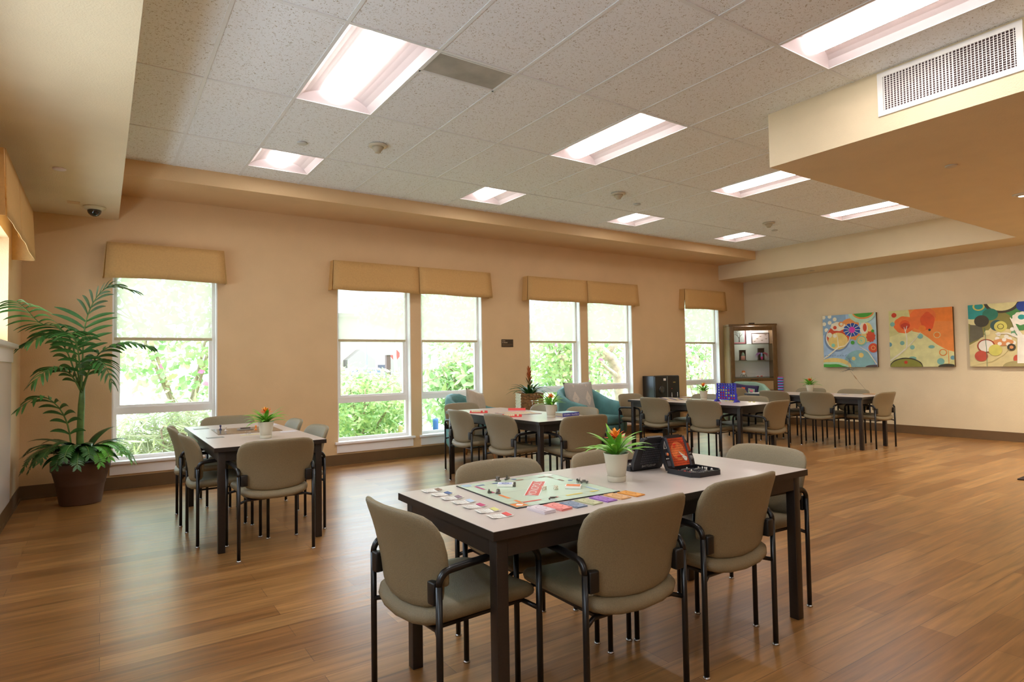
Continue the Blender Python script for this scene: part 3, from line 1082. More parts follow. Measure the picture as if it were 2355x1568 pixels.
bromeliad(5, 'bromeliad in a white pot on the furthest table under the paintings', (9.20, 5.29, TTOP), 5.0, 1.0, 22)['label'] = 'bromeliad in a white pot on the furthest table under the paintings'

# ------------------------------------------------------------------ foreground table: property board game
zt = TTOP
bgm = [mat('board_black', '1E1A1A', 0.5), mat('board_green', 'C9DDC6', 0.22), mat('print_red', 'D9453E', 0.3), mat('print_orange', 'E8843A', 0.3), mat('print_yellow', 'DDC33C', 0.3),
       mat('print_blue', '41639C', 0.3), mat('print_brown', '7C5140', 0.3), mat('print_magenta', 'B83A78', 0.3), mat('print_lightblue', 'A9C6DC', 0.3), mat('print_white', 'EFEFE8', 0.3), mat('print_ink', '2B3A34', 0.4)]
bd = thing('board_game_board', 'large green folding property board game board on the foreground table', 'game board', (1.557, 2.140, zt), R(-2.5))
h = 0.255
obj('board_base', MB().box(-h, -h, 0, h, h, 0.004), bgm[0], bd)
mb = MB()
mb.poly([(-h + .003, -h + .003, .0044), (h - .003, -h + .003, .0044), (h - .003, h - .003, .0044), (-h + .003, h - .003, .0044)], 1)
cr = 0.068
for sgn in (-1, 1):
    stripe(mb, [(-h, sgn * (h - cr)), (h, sgn * (h - cr))], .0012, .0048, 10)
    stripe(mb, [(sgn * (h - cr), -h), (sgn * (h - cr), h)], .0012, .0048, 10)
cw = (2 * (h - cr)) / 9
for i in range(1, 9):
    q_ = -h + cr + i * cw
    for sgn in (-1, 1):
        stripe(mb, [(q_, sgn * h), (q_, sgn * (h - cr))], .0009, .0048, 10)
        stripe(mb, [(sgn * h, q_), (sgn * (h - cr), q_)], .0009, .0048, 10)
bands = {'S': [2, 2, None, 2, None, 4, 4, None, 4], 'W': [3, None, 3, 3, None, 7, None, 7, 7], 'N': [5, None, 5, None, None, 6, None, None, 6], 'E': [8, 8, None, 8, None, None, 6, None, 6]}
for sd, cs in bands.items():
    for i, c in enumerate(cs):
        if c is None:
            continue
        a = -h + cr + i * cw
        b_ = a + cw
        o, n_ = h - cr, h - cr + .015
        if sd == 'S':
            mb.quad((a, -n_, .0050), (b_, -n_, .0050), (b_, -o, .0050), (a, -o, .0050), c)
        elif sd == 'N':
            mb.quad((a, o, .0050), (b_, o, .0050), (b_, n_, .0050), (a, n_, .0050), c)
        elif sd == 'W':
            mb.quad((-n_, a, .0050), (-o, a, .0050), (-o, b_, .0050), (-n_, b_, .0050), c)
        else:
            mb.quad((o, a, .0050), (n_, a, .0050), (n_, b_, .0050), (o, b_, .0050), c)
disc(mb, h - .034, h - .034, .024, .0050, 9)
disc(mb, -h + .034, h - .034, .024, .0050, 8)
mb.box(-h + .006, -h + .010, .0046, -h + .060, -h + .062, .0050, 3)
disc(mb, -h + .034, -h + .034, .018, .0053, 9, 4)
disc(mb, h - .03, .05, .012, .0050, 5)
disc(mb, .03, h - .03, .012, .0050, 5)
# the diagonal title banner across the middle
T45 = Matrix.Translation((0.0, 0.0, 0.0052)) @ Matrix.Rotation(R(50), 4, 'Z')
bw, bh = .150, .032
mb.T = T45
mb.quad((-bw, -bh, 0), (bw, -bh, 0), (bw, bh, 0), (-bw, bh, 0), 9)
mb.quad((-bw + .004, -bh + .004, .0003), (bw - .004, -bh + .004, .0003), (bw - .004, bh - .004, .0003), (-bw + .004, bh - .004, .0003), 2)
mb.T = Matrix.Identity(4)
text_mb('MONOPOLY', .053, T45 @ Matrix.Translation((0, 0, .0007)), 9, mb)
stripe(mb, [(-h, 0), (h, 0)], .0012, .0046, 10)
obj('printed_face', mb, bgm, bd)
# two card piles on the board
def cards(nm, lab, x, y, z, rz, hx, hy, th, cols, cat='card pile', group=None, border=0.004, deco=True):
    t_ = thing(nm, lab, cat, (x, y, z), rz, group)
    obj('card_stack', MB().box(-hx, -hy, 0, hx, hy, th), cols[0], t_)
    f = MB()
    f.quad((-hx + border, -hy + border, th + .0004), (hx - border, -hy + border, th + .0004), (hx - border, hy - border, th + .0004), (-hx + border, hy - border, th + .0004), 0)
    if deco:
        ringp(f, 0, 0, min(hx, hy) * .45, min(hx, hy) * .62, th + .0008, 1)
        for s_ in (-1, 1):
            disc(f, s_ * hx * .0, s_ * hy * .72, min(hx, hy) * .14, th + .0008, 1, 10)
    obj('printed_top', f, cols[1:], t_)
    return t_
blk, wht = bgm[10], M['paper']
cards('chance_card_pile', 'pile of cards with a blue printed top on the green board', 1.482, 2.262, zt + .0055, R(-38), .034, .026, .010, [wht, mat('card_lilac', 'BCC6E4', 0.4), bgm[5]])
cards('orange_card_pile', 'pile of cards with an orange top on the green board', 1.690, 2.045, zt + .0055, R(-45), .034, .026, .010, [wht, mat('card_orange', 'EE8040', 0.4), bgm[3]], deco=False)
# title deeds
dc = [('8A6A5A', 'brown-grey'), ('3F5C92', 'dark blue'), ('8E7484', 'mauve'), ('B9CBE0', 'pale blue'), ('BE3A6E', 'magenta'), ('D6D27E', 'yellow-green'), ('DC4A48', 'red')]
for i, (hx_, nm) in enumerate(dc):
    y = 2.385 - i * (2.385 - 1.845) / 6
    t_ = thing('property_card', 'white property card with a %s strip in the row at the table end' % nm, 'card', (1.185 + .003 * math.sin(i * 3), y, zt + .0006), R(-4 + 3 * math.sin(i * 2)), 'property cards in a row')
    mb = MB()
    n_ = 8
    for k in range(n_):
        a, b_ = -.042 + .084 * k / n_, -.042 + .084 * (k + 1) / n_
        za, zb = [.0007 + .004 * (u / .042) ** 2 for u in (a, b_)]
        mb.quad((a, -.028, za), (b_, -.028, zb), (b_, .028, zb), (a, .028, za), 0, True)
    o = obj('card', mb, 'paper', t_)
    sm = o.modifiers.new('thickness', 'SOLIDIFY')
    sm.thickness = 0.0006
    mb = MB()
    for k in range(3):
        a, b_ = .018 + .02 * k / 3, .018 + .02 * (k + 1) / 3
        za, zb = [.0026 + .004 * (u / .042) ** 2 for u in (a, b_)]
        mb.quad((a, -.024, za), (b_, -.024, zb), (b_, .024, zb), (a, .024, za), 0, True)
    for r_ in range(5):
        X = -.032 + r_ * .009
        za = .0022 + .004 * (X / .042) ** 2
        mb.quad((X, -.018, za), (X + .002, -.018, za), (X + .002, .018, za), (X, .018, za), 1)
    obj('colour_strip', mb, [mat('deed_' + hx_, hx_, 0.4), mat('faint_print', 'C9C2B8', 0.6)], t_)
mc = [('DCCFD2', 'B8A3AC', 'pale mauve', '1', 12), ('F09A90', 'C9605A', 'pink', '5', 9), ('8795A8', '566375', 'grey-blue', '10', 5), ('C3C39A', '97986A', 'pale green', '20', 5), ('A878BE', '7C4E96', 'purple', '50', 5), ('E2B27C', 'B98043', 'tan', '100', 5), ('E6A24C', 'B5742A', 'orange', '500', 5)]
for i, (c1, c2, nm, val, th) in enumerate(mc):
    x = 1.345 + i * (1.805 - 1.345) / 6
    t_ = thing('play_money_stack', 'stack of %s play money in the row beside the green board' % nm, 'play money', (x, 1.815, zt), R(3 * math.sin(i * 2.3) + 4), 'stacks of play money')
    mb = MB()
    n_ = 4
    for k in range(n_):
        o_ = .0015 * math.sin(k * 2.1 + i)
        mb.box(-.027 + o_, -.050 - o_, th * .001 * k / n_, .027 + o_, .050 - o_, th * .001 * (k + 1) / n_ - .0002)
    obj('notes', mb, mat('money_' + c1, c1, 0.6), t_)
    mb = MB()
    z = th * .001 + .0003
    disc(mb, 0, 0, .019, z, 1, 24, 1, 1.25)
    disc(mb, 0, 0, .0165, z + .0002, 0, 24, 1, 1.25)
    for s_ in (-1, 1):
        for s2 in (-1, 1):
            disc(mb, s_ * .019, s2 * .041, .0055, z, 1, 10)
    text_mb(val, .018, Matrix.Translation((0, 0, z + .0005)) @ Matrix.Rotation(R(90), 4, 'Z'), 1, mb)
    obj('printed_note_face', mb, [mat('money_' + c1, c1, 0.6), mat('moneyink_' + c2, c2, 0.6)], t_)
# dice
DIE = mat('ivory_die', 'E9DFC6', 0.3)
def die(x, y, rz, lab):
    t_ = thing('die', lab, 'die', (x, y, zt + .0052), rz, 'pair of dice')
    obj('cube_body', MB().box(-.008, -.008, 0, .008, .008, .016, bev=.0015), DIE, t_)
    mb = MB()
    for (dx, dz) in ((0, 0), (-.004, .004), (.004, -.004), (.004, .004), (-.004, -.004)):
        mb.box(dx - .0012, -.0084, .008 + dz - .0012, dx + .0012, -.0079, .008 + dz + .0012)
    for (dx, dz) in ((-.004, .004), (.004, -.004), (0, 0)):
        mb.box(-.0084, dx - .0012, .008 + dz - .0012, -.0079, dx + .0012, .008 + dz + .0012)
    for (dx, dz) in ((-.004, .004), (.004, -.004)):
        mb.box(dx - .0012, dz - .0012, .0159, dx + .0012, dz + .0012, .0164)
    obj('pips', mb, 'blackp', t_)
die(1.565, 2.088, R(20), 'left ivory die in the middle of the green board')
die(1.608, 2.062, R(-15), 'right ivory die in the middle of the green board')
# metal tokens
tk = mat('pewter', '6E6A64', 0.3, metal=0.9)
def token(nm, kind, x, y, rz, lab):
    mb = MB()
    if kind == 'car':
        mb.box(-.015, -.006, .003, .015, .006, .008, bev=.002).box(-.007, -.005, .008, .006, .005, .012, bev=.0015)
        for a in (-.009, .009):
            for b_ in (-.006, .006):
                mb.T = Matrix.Translation((a, b_, .004)) @ Matrix.Rotation(R(90), 4, 'X')
                mb.lathe([(.0035, -.0015), (.0035, .0015)], seg=10)
        mb.T = Matrix.Identity(4)
    elif kind == 'hat':
        mb.lathe([(.001, 0), (.012, 0), (.012, .0015), (.0075, .002), (.0070, .008), (.0082, .017), (.001, .017)], seg=16)
    elif kind == 'boot':
        mb.box(-.010, -.004, 0, .008, .004, .005, bev=.0015).box(.000, -.004, .004, .008, .004, .016, bev=.0015)
    elif kind == 'dog':
        mb.box(-.009, -.0028, .006, .006, .0028, .011, bev=.001).box(.004, -.0025, .009, .011, .0025, .016, bev=.001)
        for a in (-.008, .004):
            for b_ in (-.0025, .0015):
                mb.box(a, b_, 0, a + .002, b_ + .0015, .007)
        mb.tube([(-.009, 0, .010), (-.013, 0, .016)], .0009, 6)
    elif kind == 'ship':
        mb.prism([(-.017, .004), (-.013, 0), (.013, 0), (.019, .005), (-.016, .006)], 1, -.003, .003)
        mb.box(-.006, -.0025, .005, .006, .0025, .009).box(-.002, -.0015, .009, .001, .0015, .015)
    elif kind == 'thimble':
        mb.lathe([(.009, 0), (.0092, .0015), (.0075, .002), (.006, .012), (.004, .015), (.001, .0155)], seg=16)
    elif kind == 'iron':
        mb.prism([(-.010, -.006), (.003, -.006), (.012, 0), (.003, .006), (-.010, .006)], 2, 0, .005)
        mb.tube([(-.006, 0, .005), (-.006, 0, .011), (.005, 0, .011), (.005, 0, .005)], .0013, 6)
    elif kind == 'barrow':
        mb.box(-.008, -.005, .004, .007, .005, .009, bev=.001).tube([(-.008, .004, .006), (-.016, .005, .007)], .001, 6).tube([(-.008, -.004, .006), (-.016, -.005, .007)], .001, 6)
        mb.T = Matrix.Translation((.009, 0, .003)) @ Matrix.Rotation(R(90), 4, 'X')
        mb.lathe([(.003, -.001), (.003, .001)], seg=10)
        mb.T = Matrix.Identity(4)
    o = obj(nm, mb, tk, None, (x, y, zt + .0052), (0, 0, rz))
    tag(o, lab, 'game token')
    o.scale = (1.25,) * 3
token('top_hat_token', 'hat', 1.515, 2.375, 0, 'small pewter top hat token at the far left edge of the green board')
token('ship_token', 'ship', 1.568, 2.378, R(30), 'small pewter ship token beside the top hat token')
token('thimble_token', 'thimble', 1.372, 2.150, 0, 'small pewter token with a post on the left edge of the green board')
token('iron_token', 'iron', 1.350, 2.185, R(70), 'flat pewter iron token on the left edge of the green board')
token('dog_token', 'dog', 1.775, 2.112, R(200), 'small pewter dog token near the right edge of the green board')
token('car_token', 'car', 1.790, 2.090, R(-40), 'small pewter car token near the right corner of the green board')
token('barrow_token', 'barrow', 1.478, 1.920, R(160), 'small pewter barrow token on the near edge of the green board')
token('boot_token', 'boot', 1.500, 2.225, R(-30), 'flat pewter boot token right of the blue topped card pile')

# ------------------------------------------------------------------ battle game cases
gm = [mat('case_plastic', '1E1C1E', 0.4), mat('case_panel', '4A4A50', 0.3), mat('radar_orange', 'B8482A', 0.25, var=0.5, vscale=14), mat('radar_light', 'EC7A44', 0.3, var=0.3, vscale=30), mat('peg_red', 'E0342A', 0.4), mat('peg_white', 'E4DED2', 0.4), mat('ship_grey', '77746F', 0.5), mat('lamp_amber', 'E37A3C', 0.3), mat('case_white_print', 'B9B4AC', 0.5)]
def battle_case(lab, loc, rz, front):
    t_ = thing('battle_game_case', lab, 'game case', loc, rz, 'folding battle game cases')
    W, D = .100, .088
    b_ = MB()
    out = [(-W, -D + .03), (-W + .03, -D), (W - .03, -D), (W, -D + .03), (W, D), (-W, D)]
    b_.prism(out, 2, 0, .006, 0)
    n_ = len(out)
    for i in range(n_):
        (ax, ay), (bx, by) = out[i], out[(i + 1) % n_]
        k = .955
        b_.f([b_.v((ax, ay, .006)), b_.v((bx, by, .006)), b_.v((bx, by, .024)), b_.v((ax, ay, .024))], 0)
        b_.f([b_.v((ax * k, ay * k, .006)), b_.v((bx * k, by * k, .006)), b_.v((bx * k, by * k, .024)), b_.v((ax * k, ay * k, .024))], 0)
        b_.f([b_.v((ax, ay, .024)), b_.v((bx, by, .024)), b_.v((bx * k, by * k, .024)), b_.v((ax * k, ay * k, .024))], 0)
    obj('base_tray', b_, gm, t_)
    g = MB()
    g.box(-.062, -.075, .006, .062, .070, .011, 1)
    for i in range(10):
        for j in range(10):
            g.box(-.055 + i * .012 - .0025, -.066 + j * .0135 - .0025, .0109, -.055 + i * .012 + .0025, -.066 + j * .0135 + .0025, .0125, 0)
    obj('ocean_grid', g, gm, t_)
    sh = MB()
    for (sx_, sy_, ln, a) in ((.035, .02, .03, 10), (-.045, -.02, .025, 80), (.02, -.045, .02, 20), (-.02, .045, .028, -5), (.055, -.055, .016, 75)):
        sh.T = Matrix.Translation((sx_, sy_, .013)) @ Matrix.Rotation(R(a), 4, 'Z')
        sh.prism([(-ln, 0), (-ln * .7, -.005), (ln * .8, -.005), (ln, 0), (ln * .8, .005), (-ln * .7, .005)], 2, 0, .006, 6)
        sh.lathe([(.003, .006), (.003, .013)], ln * .3, 0, 8, 5)
    sh.T = Matrix.Identity(4)
    obj('toy_ships', sh, gm, t_)
    pg = MB()
    rn = random.Random(3)
    for i in range(14):
        x, y = (-.080 + rn.uniform(-.010, .010), rn.uniform(-.04, .05)) if i < 9 else (.082 + rn.uniform(-.006, .006), rn.uniform(-.03, .05))
        pg.lathe([(.0035, .008), (.0035, .020), (.001, .021)], x, y, 7, 4 if i < 9 else 5)
    obj('pegs', pg, gm, t_)
    # lid, leaning back from the hinge at +D
    lean = Matrix.Translation((0, D - .004, .014)) @ Matrix.Rotation(R(-20), 4, 'X')
    lid = MB()
    lid.T = lean
    o2 = [(-.094, 0), (-.100, .04), (-.092, .120), (-.062, .165), (.062, .165), (.092, .120), (.100, .04), (.094, 0)]
    lid.prism(o2, 1, 0, .020, 0)
    lid.box(-.045, .001, .163, .045, .016, .170, 0)
    if not front:
        for i in range(11):
            for j in range(9):
                lid.box(-.056 + i * .0112 - .003, .0199, .035 + j * .0125 - .0035, -.056 + i * .0112 + .003, .0225, .035 + j * .0125 + .0035, 1)
        text_mb('BATTLESHIP', .017, Matrix(((-1, 0, 0, 0), (0, 0, 1, .0222), (0, 1, 0, .018), (0, 0, 0, 1))), 8, lid)
    lo = obj('lid', lid, gm, t_)
    sc_ = MB()
    sc_.T = lean
    sc_.box(-.060, -.004, .014, .060, 0, .152, 2)
    # radar sweep
    c_ = (0.0, .086)
    for rr_, mi in ((.046, 3),):
        sc_.poly([(c_[0] + rr_ * math.cos(2 * PI * k / 28), -.0044 - (.046 - rr_) * .02, c_[1] + rr_ * math.sin(2 * PI * k / 28)) for k in range(28)], mi)
    sc_.poly([(0, -.0052, .086), (.050, -.0052, .050), (.044, -.0052, .034), (.030, -.0052, .034)], 5)
    for i in range(11):
        for j in range(11):
            sc_.box(-.053 + i * .0106 - .0011, -.0062, .024 + j * .0118 - .0011, -.053 + i * .0106 + .0011, -.0045, .024 + j * .0118 + .0011, 0)
    for (i, j) in ((3, 8), (4, 8), (9, 9), (9, 5), (4, 3), (5, 3), (6, 3), (3, 7)):
        sc_.box(-.053 + i * .0106 - .004, -.0085, .024 + j * .0118 - .003, -.053 + i * .0106 + .004, -.0045, .024 + j * .0118 + .003, 4)
    obj('target_screen', sc_, gm, lo)
    pn = MB()
    pn.T = lean
    pn.box(-.066, -.010, .008, -.058, 0, .158, 1)
    p2 = MB()
    p2.T = lean
    p2.box(.058, -.010, .008, .066, 0, .158, 1)
    pn.T = lean @ Matrix.Translation((-.079, -.002, .075)) @ Matrix.Rotation(R(90), 4, 'X')
    pn.lathe([(.012, 0), (.012, .006), (.008, .006)], seg=16, mi=0, cap=False).lathe([(.008, .005), (.005, .009), (.001, .010)], seg=14, mi=7, cap=False)
    pn.T = lean
    p2.box(.069, -.003, .080, .090, 0, .120, 2)
    pn.box(-.090, -.003, .018, -.070, 0, .045, 1)
    p2.T = lean @ Matrix.Translation((.080, -.002, .045)) @ Matrix.Rotation(R(90), 4, 'X')
    p2.lathe([(.012, 0), (.010, .006), (.001, .007)], seg=14, mi=6, cap=False)
    p2.T = lean
    pn.tube([(-.090, -.004, .105), (-.072, -.004, .105), (-.074, -.004, .140), (-.090, -.004, .105)], .0014, 6, 8)
    for i in range(4):
        pn.box(-.090 + i * .005, -.003, .052, -.087 + i * .005, 0, .058, 8)
        p2.box(.070 + i * .005, -.003, .066, .073 + i * .005, 0, .070, 8)
    obj('control_panel', pn, gm, lo)
    obj('control_panel', p2, gm, lo)
    return t_
battle_case('open black battle game case facing the camera with an orange radar screen', (2.375, 1.950, zt), R(-2), False)
battle_case('open black battle game case behind, turned away, showing its studded lid back', (2.275, 2.262, zt), R(176), False)

# ------------------------------------------------------------------ palm corner table items
m1 = [mat('rustic_print', '8A6F52', 0.4, var=0.4, vscale=14, stretch=(2, 9, 1)), mat('rustic_dark', '4A3B30', 0.4), mat('castle_grey', '8E857A', 0.5)]
t_ = thing('wooden_print_board', 'long brown wood-print game board on the palm corner table', 'game board', (1.045, 5.69, zt), R(-2))
obj('board_base', MB().box(-.25, -.25, 0, .25, .25, .004), m1[0], t_)
mb = MB()
mb.box(-.245, -.245, .004, -.175, .245, .0048)
obj('glassy_end', mb, mat('board_grey_end', '6F7472', 0.15), t_)
mb = MB()
mb.box(-.07, -.035, .004, .05, .035, .016, 2, bev=.003).box(-.05, -.02, .016, .03, .02, .026, 1, bev=.003)
obj('raised_tunnel', mb, m1, t_)
mb = MB()
stripe(mb, [(.06, .0), (.10, .05), (.15, .02), (.20, .08)], .012, .0046, 0)
stripe(mb, [(-.15, .15), (-.08, .12), (.0, .16), (.1, .13)], .008, .0046, 0)
obj('printed_path', mb, mat('path_print', 'B59A78', 0.5), t_)
def pawn(x, y, z, col, lab):
    o = obj('game_pawn', MB().lathe([(.001, 0), (.012, 0), (.012, .004), (.005, .012), (.0045, .024), (.0085, .030), (.0085, .036), (.005, .041), (.001, .042)], seg=16), mat('pawn_' + col, col, 0.3), None, (x, y, z))
    tag(o, lab, 'game piece', 'game pawns on the wooden print board')
pawn(.865, 5.86, zt + .0049, '2E2450', 'dark violet pawn on the wood-print board')
pawn(.880, 5.68, zt + .0049, 'CFC2B4', 'pale clear pawn on the wood-print board')
pawn(1.105, 5.60, zt + .005, 'E8862E', 'orange pawn on the wood-print board, left of the flower pot')
tag(obj('clear_box', MB().box(-.02, -.015, 0, .02, .015, .022, bev=.003), 'clearplastic', None, (1.00, 5.38, zt)), 'little clear plastic box beside the wood-print board', 'box')
tag(obj('yellow_strip', MB().box(-.075, -.016, 0, .075, .016, .003), mat('yellow_slip', 'D9CC9C', 0.6), None, (1.00, 5.29, zt), (0, 0, R(3))), 'yellowish cardboard strip beside the flower pot of the palm corner table', 'game strip')
for x, y, lb, c in ((.745, 6.12, 'grey score slip at the far left of the palm corner table', '8C8A84'), (.740, 5.27, 'grey score slip at the near left of the palm corner table', '8C8A84'),
                    (1.31, 5.33, 'pale score slip at the near right of the palm corner table', 'DDDDE6'), (1.32, 6.05, 'pale score slip at the far right of the palm corner table', 'DDDDE6')):
    tag(obj('score_slip', MB().box(-.06, -.035, 0, .06, .035, .0025), mat('slip_' + c, c, 0.4), None, (x, y, zt), (0, 0, R(4))), lb, 'card')

# ------------------------------------------------------------------ word game table items
t_ = thing('word_game_board', 'square cream word game board on the armchair-side table', 'game board', (3.735, 5.43, zt), R(-8))
obj('board_base', MB().box(-.19, -.19, 0, .19, .19, .004), mat('scr_base', '6E5A5E', 0.5), t_)
mb = MB()
sq = .36 / 15
rn = random.Random(11)
mb.quad((-.185, -.185, .0044), (.185, -.185, .0044), (.185, .185, .0044), (-.185, .185, .0044), 0)
for i in range(15):
    for j in range(15):
        k = 0
        if (i in (0, 7, 14) and j in (0, 7, 14)):
            k = 2
        elif (i == j or i + j == 14) and 0 < i < 14:
            k = 3
        elif (i * 7 + j * 11) % 9 == 0:
            k = 4
        if k:
            x, y = -.18 + i * sq, -.18 + j * sq
            mb.quad((x, y, .0048), (x + sq * .92, y, .0048), (x + sq * .92, y + sq * .92, .0048), (x, y + sq * .92, .0048), k)
obj('printed_squares', mb, [mat('scr_cream', 'CDBFA6', 0.5), mat('scr_tile', 'E6D3A8', 0.45), mat('scr_red', 'D0503C', 0.5), mat('scr_pink', 'DDA59A', 0.5), mat('scr_blue', '9FB7C4', 0.5)], t_)
words = [('BINGO', -4, 2, 0), ('GAMES', -2, -2, 0), ('FRIEND', 1, 4, 1), ('TABLE', 4, 1, 1), ('WORD', -5, 5, 0), ('PLAY', 3, -4, 0)]
tl = MB()
for w_, cx_, cy_, vert in words:
    for k, ch_ in enumerate(w_):
        x = (cx_ + (0 if vert else k)) * sq
        y = (cy_ - (k if vert else 0)) * sq
        tl.box(x - sq * .44, y - sq * .44, .0048, x + sq * .44, y + sq * .44, .0085, 0)
obj('letter_tiles', tl, [MATS['scr_tile']], t_)['kind'] = 'stuff'
def rack(x, y, rz, lab, tiles=True):
    t_ = thing('tile_rack', lab, 'tile rack', (x, y, zt), rz, 'red tile racks')
    obj('rack_body', MB().prism([(-.018, 0), (.018, 0), (.006, .026), (-.002, .026), (-.006, .010), (-.018, .008)], 0, -.10, .10), mat('rack_red', 'E03A34', 0.35), t_)
    if tiles:
        mb = MB()
        for i in range(7):
            if i == 5:
                continue
            mb.box(-.080 + i * .022, -.014, .009, -.061 + i * .022, -.010, .028)
        obj('rack_tiles', mb, [MATS['scr_tile']], t_)
rack(3.462, 5.80, R(-48), 'red tile rack at the left end of the word game table')
rack(3.455, 5.13, R(-42), 'red tile rack at the near left of the word game board')
rack(3.975, 5.80, R(138), 'red tile rack on the far side of the word game board', False)
t_ = thing('word_book', 'thick paperback with blue spine lying on the word game table', 'book', (3.925, 4.85, zt), R(3))
obj('page_block', MB().box(-.108, -.078, .003, .104, .083, .035), mat('pages', 'DCCDB4', 0.8), t_)
cv = MB()
cv.box(-.11, -.085, .035, .11, .085, .0385, 1).box(-.11, -.085, 0, .11, .085, .003, 0).box(-.11, -.085, 0, .11, -.078, .0385, 0)
obj('cover', cv, [mat('cover_blue', '2A2E8C', 0.35), mat('cover_pale', 'A9CBE0', 0.3)], t_)
obj('spine_title', text_mb('SCRABBLE  Word Book', .021, Matrix(((1, 0, 0, 0), (0, 0, -1, -.0855), (0, 1, 0, .0185), (0, 0, 0, 1)))), 'paper', t_)

# ------------------------------------------------------------------ blue disc game
blue = mat('game_blue', '2E2CA8', 0.35)
t_ = thing('disc_drop_game', 'upright blue seven-column disc dropping game with red and yellow discs', 'board game', (6.68, 4.958, zt), R(2))
cw_, rh_ = .0375, .034
mb = MB()
nr, nc = 6, 7
for face in (-.010, .010):
    for i in range(nc):
        for j in range(nr):
            cy_, cz_ = (i - 3) * cw_, .050 + j * rh_
            sqp, hol = [], []
            for k in range(16):
                a = 2 * PI * k / 16
                c, s_ = math.cos(a), math.sin(a)
                m_ = max(abs(c), abs(s_))
                sqp.append(mb.v((face, cy_ + c / m_ * cw_ / 2, cz_ + s_ / m_ * rh_ / 2)))
                hol.append(mb.v((face, cy_ + c * .0125, cz_ + s_ * .0125)))
            for k in range(16):
                mb.f([sqp[k], sqp[(k + 1) % 16], hol[(k + 1) % 16], hol[k]], 0)
y0, y1 = -3.5 * cw_, 3.5 * cw_
zb, zu = .050 - rh_ / 2, .050 + 5.5 * rh_
mb.box(-.010, y0 - .008, zb - .006, .010, y0, zu + .003).box(-.010, y1, zb - .006, .010, y1 + .008, zu + .003).box(-.010, y0, zb - .006, .010, y1, zb)
for i in range(1, nc):
    mb.box(-.009, y0 + i * cw_ - .001, zb, .009, y0 + i * cw_ + .001, zu + .004)
obj('grid', mb, blue, t_)
for s_ in (-1, 1):
    mb = MB()
    Y = s_ * (y1 + .014)
    mb.box(-.008, Y - .006, .012, .008, Y + .006, .11)
    mb.prism([(-.055, 0), (.055, 0), (.048, .008), (.012, .03), (-.012, .03), (-.048, .008)], 1, Y - .016, Y + .016)
    obj('foot', mb, blue, t_)
red, yel = mat('disc_red', 'D8243A', 0.3), mat('disc_yellow', 'E6DC5A', 0.3)
gridc = ['.......', '..R....', '.YYYR..', '.RRYY..', '.RRYRYY', 'YRRRYRR']
for j, row in enumerate(gridc):
    for i, c in enumerate(row):
        if c == '.':
            continue
        mb = MB()
        mb.T = Matrix.Translation((0, (3 - i) * cw_, .050 + (5 - j) * rh_)) @ Matrix.Rotation(R(90), 4, 'Y')
        mb.lathe([(.001, -.004), (.0155, -.004), (.0155, .004), (.001, .004)], seg=18)
        o = obj('game_disc', mb, red if c == 'R' else yel, None, (6.68, 4.958, zt), (0, 0, R(2)))
        tag(o, '%s disc in the upright blue grid, %s row down, %s column' % ('red' if c == 'R' else 'yellow', ['first', 'second', 'third', 'fourth', 'fifth', 'bottom'][j], ['first', 'second', 'third', 'fourth', 'fifth', 'sixth', 'last'][i]), 'game disc', 'discs in the blue grid')
rn = random.Random(5)
for k, (x, y, c, lb) in enumerate([(6.420, 4.925, red, 'nearest'), (6.445, 4.885, red, 'middle'), (6.40, 4.895, red, 'lowest'), (6.82, 5.07, yel, 'left'), (6.84, 5.02, yel, 'second'), (6.83, 4.98, yel, 'third'), (6.88, 5.04, yel, 'rear'), (6.82, 4.72, yel, 'fourth'), (6.85, 4.68, yel, 'far right')]):
    tag(obj('game_disc', MB().lathe([(.001, 0), (.0155, 0), (.0155, .006), (.001, .006)], seg=18), c, None, (x, y, zt)),
        'loose red disc lying left of the blue grid' if c is red else ('loose yellow disc lying behind the blue grid' if k < 7 else 'loose yellow disc lying right of the blue grid'), 'game disc',
        'loose red discs' if c is red else ('loose yellow discs behind the grid' if k < 7 else 'loose yellow discs right of the grid'))
t_ = thing('letter_game_board', 'flat cream game board at the far left of the blue disc game table', 'game board', (6.60, 5.87, zt), R(3))
obj('board_base', MB().box(-.17, -.28, 0, .17, .28, .006), mat('cream_board', 'B9A680', 0.5), t_)
mb = MB()
for i in range(9):
    for j in range(13):
        if (i * 5 + j * 3) % 4 == 0:
            mb.box(-.15 + i * .033, -.26 + j * .04, .006, -.125 + i * .033, -.235 + j * .04, .0095, (i + j) % 2)
obj('printed_pieces', mb, [mat('piece_violet', '5C5488', 0.5), mat('piece_wood', 'D6C08E', 0.5)], t_)

# ------------------------------------------------------------------ furthest table: block tower, papers, rod toy
bc = [mat('block_cyan', '3E9CC4', 0.45), mat('block_magenta', 'A82C90', 0.45), mat('block_black', '241428', 0.45)]
proto_b = None
Wb = .026
for lay in range(17):
    for k in range(3):
        c = (lay * 2 + (lay // 3)) % 3 if (lay + k) % 7 else (lay + 1) % 3
        if lay % 3 == 0:
            c = 0
        elif lay % 3 == 1:
            c = 1
        else:
            c = 2
        mb = MB()
        hz = .0072
        if lay % 2:
            mb.box(-.039, (k - 1) * Wb - .0125, 0, .039, (k - 1) * Wb + .0125, 2 * hz, bev=.0008)
        else:
            mb.box((k - 1) * Wb - .0125, -.039, 0, (k - 1) * Wb + .0125, .039, 2 * hz, bev=.0008)
        tag(obj('stacking_block', mb, bc[c], None, (9.12, 5.73, zt + lay * .0146), (0, 0, R(20))), '%s wooden block in the striped stacking tower' % ['blue', 'magenta', 'black'][c], 'block', '%s blocks of the stacking tower' % ['blue', 'magenta', 'black'][c])
cols = ['E0D070', '8FA86A', 'C05A48', 'D8D8E8', '6A78B0', 'E8E0C8']
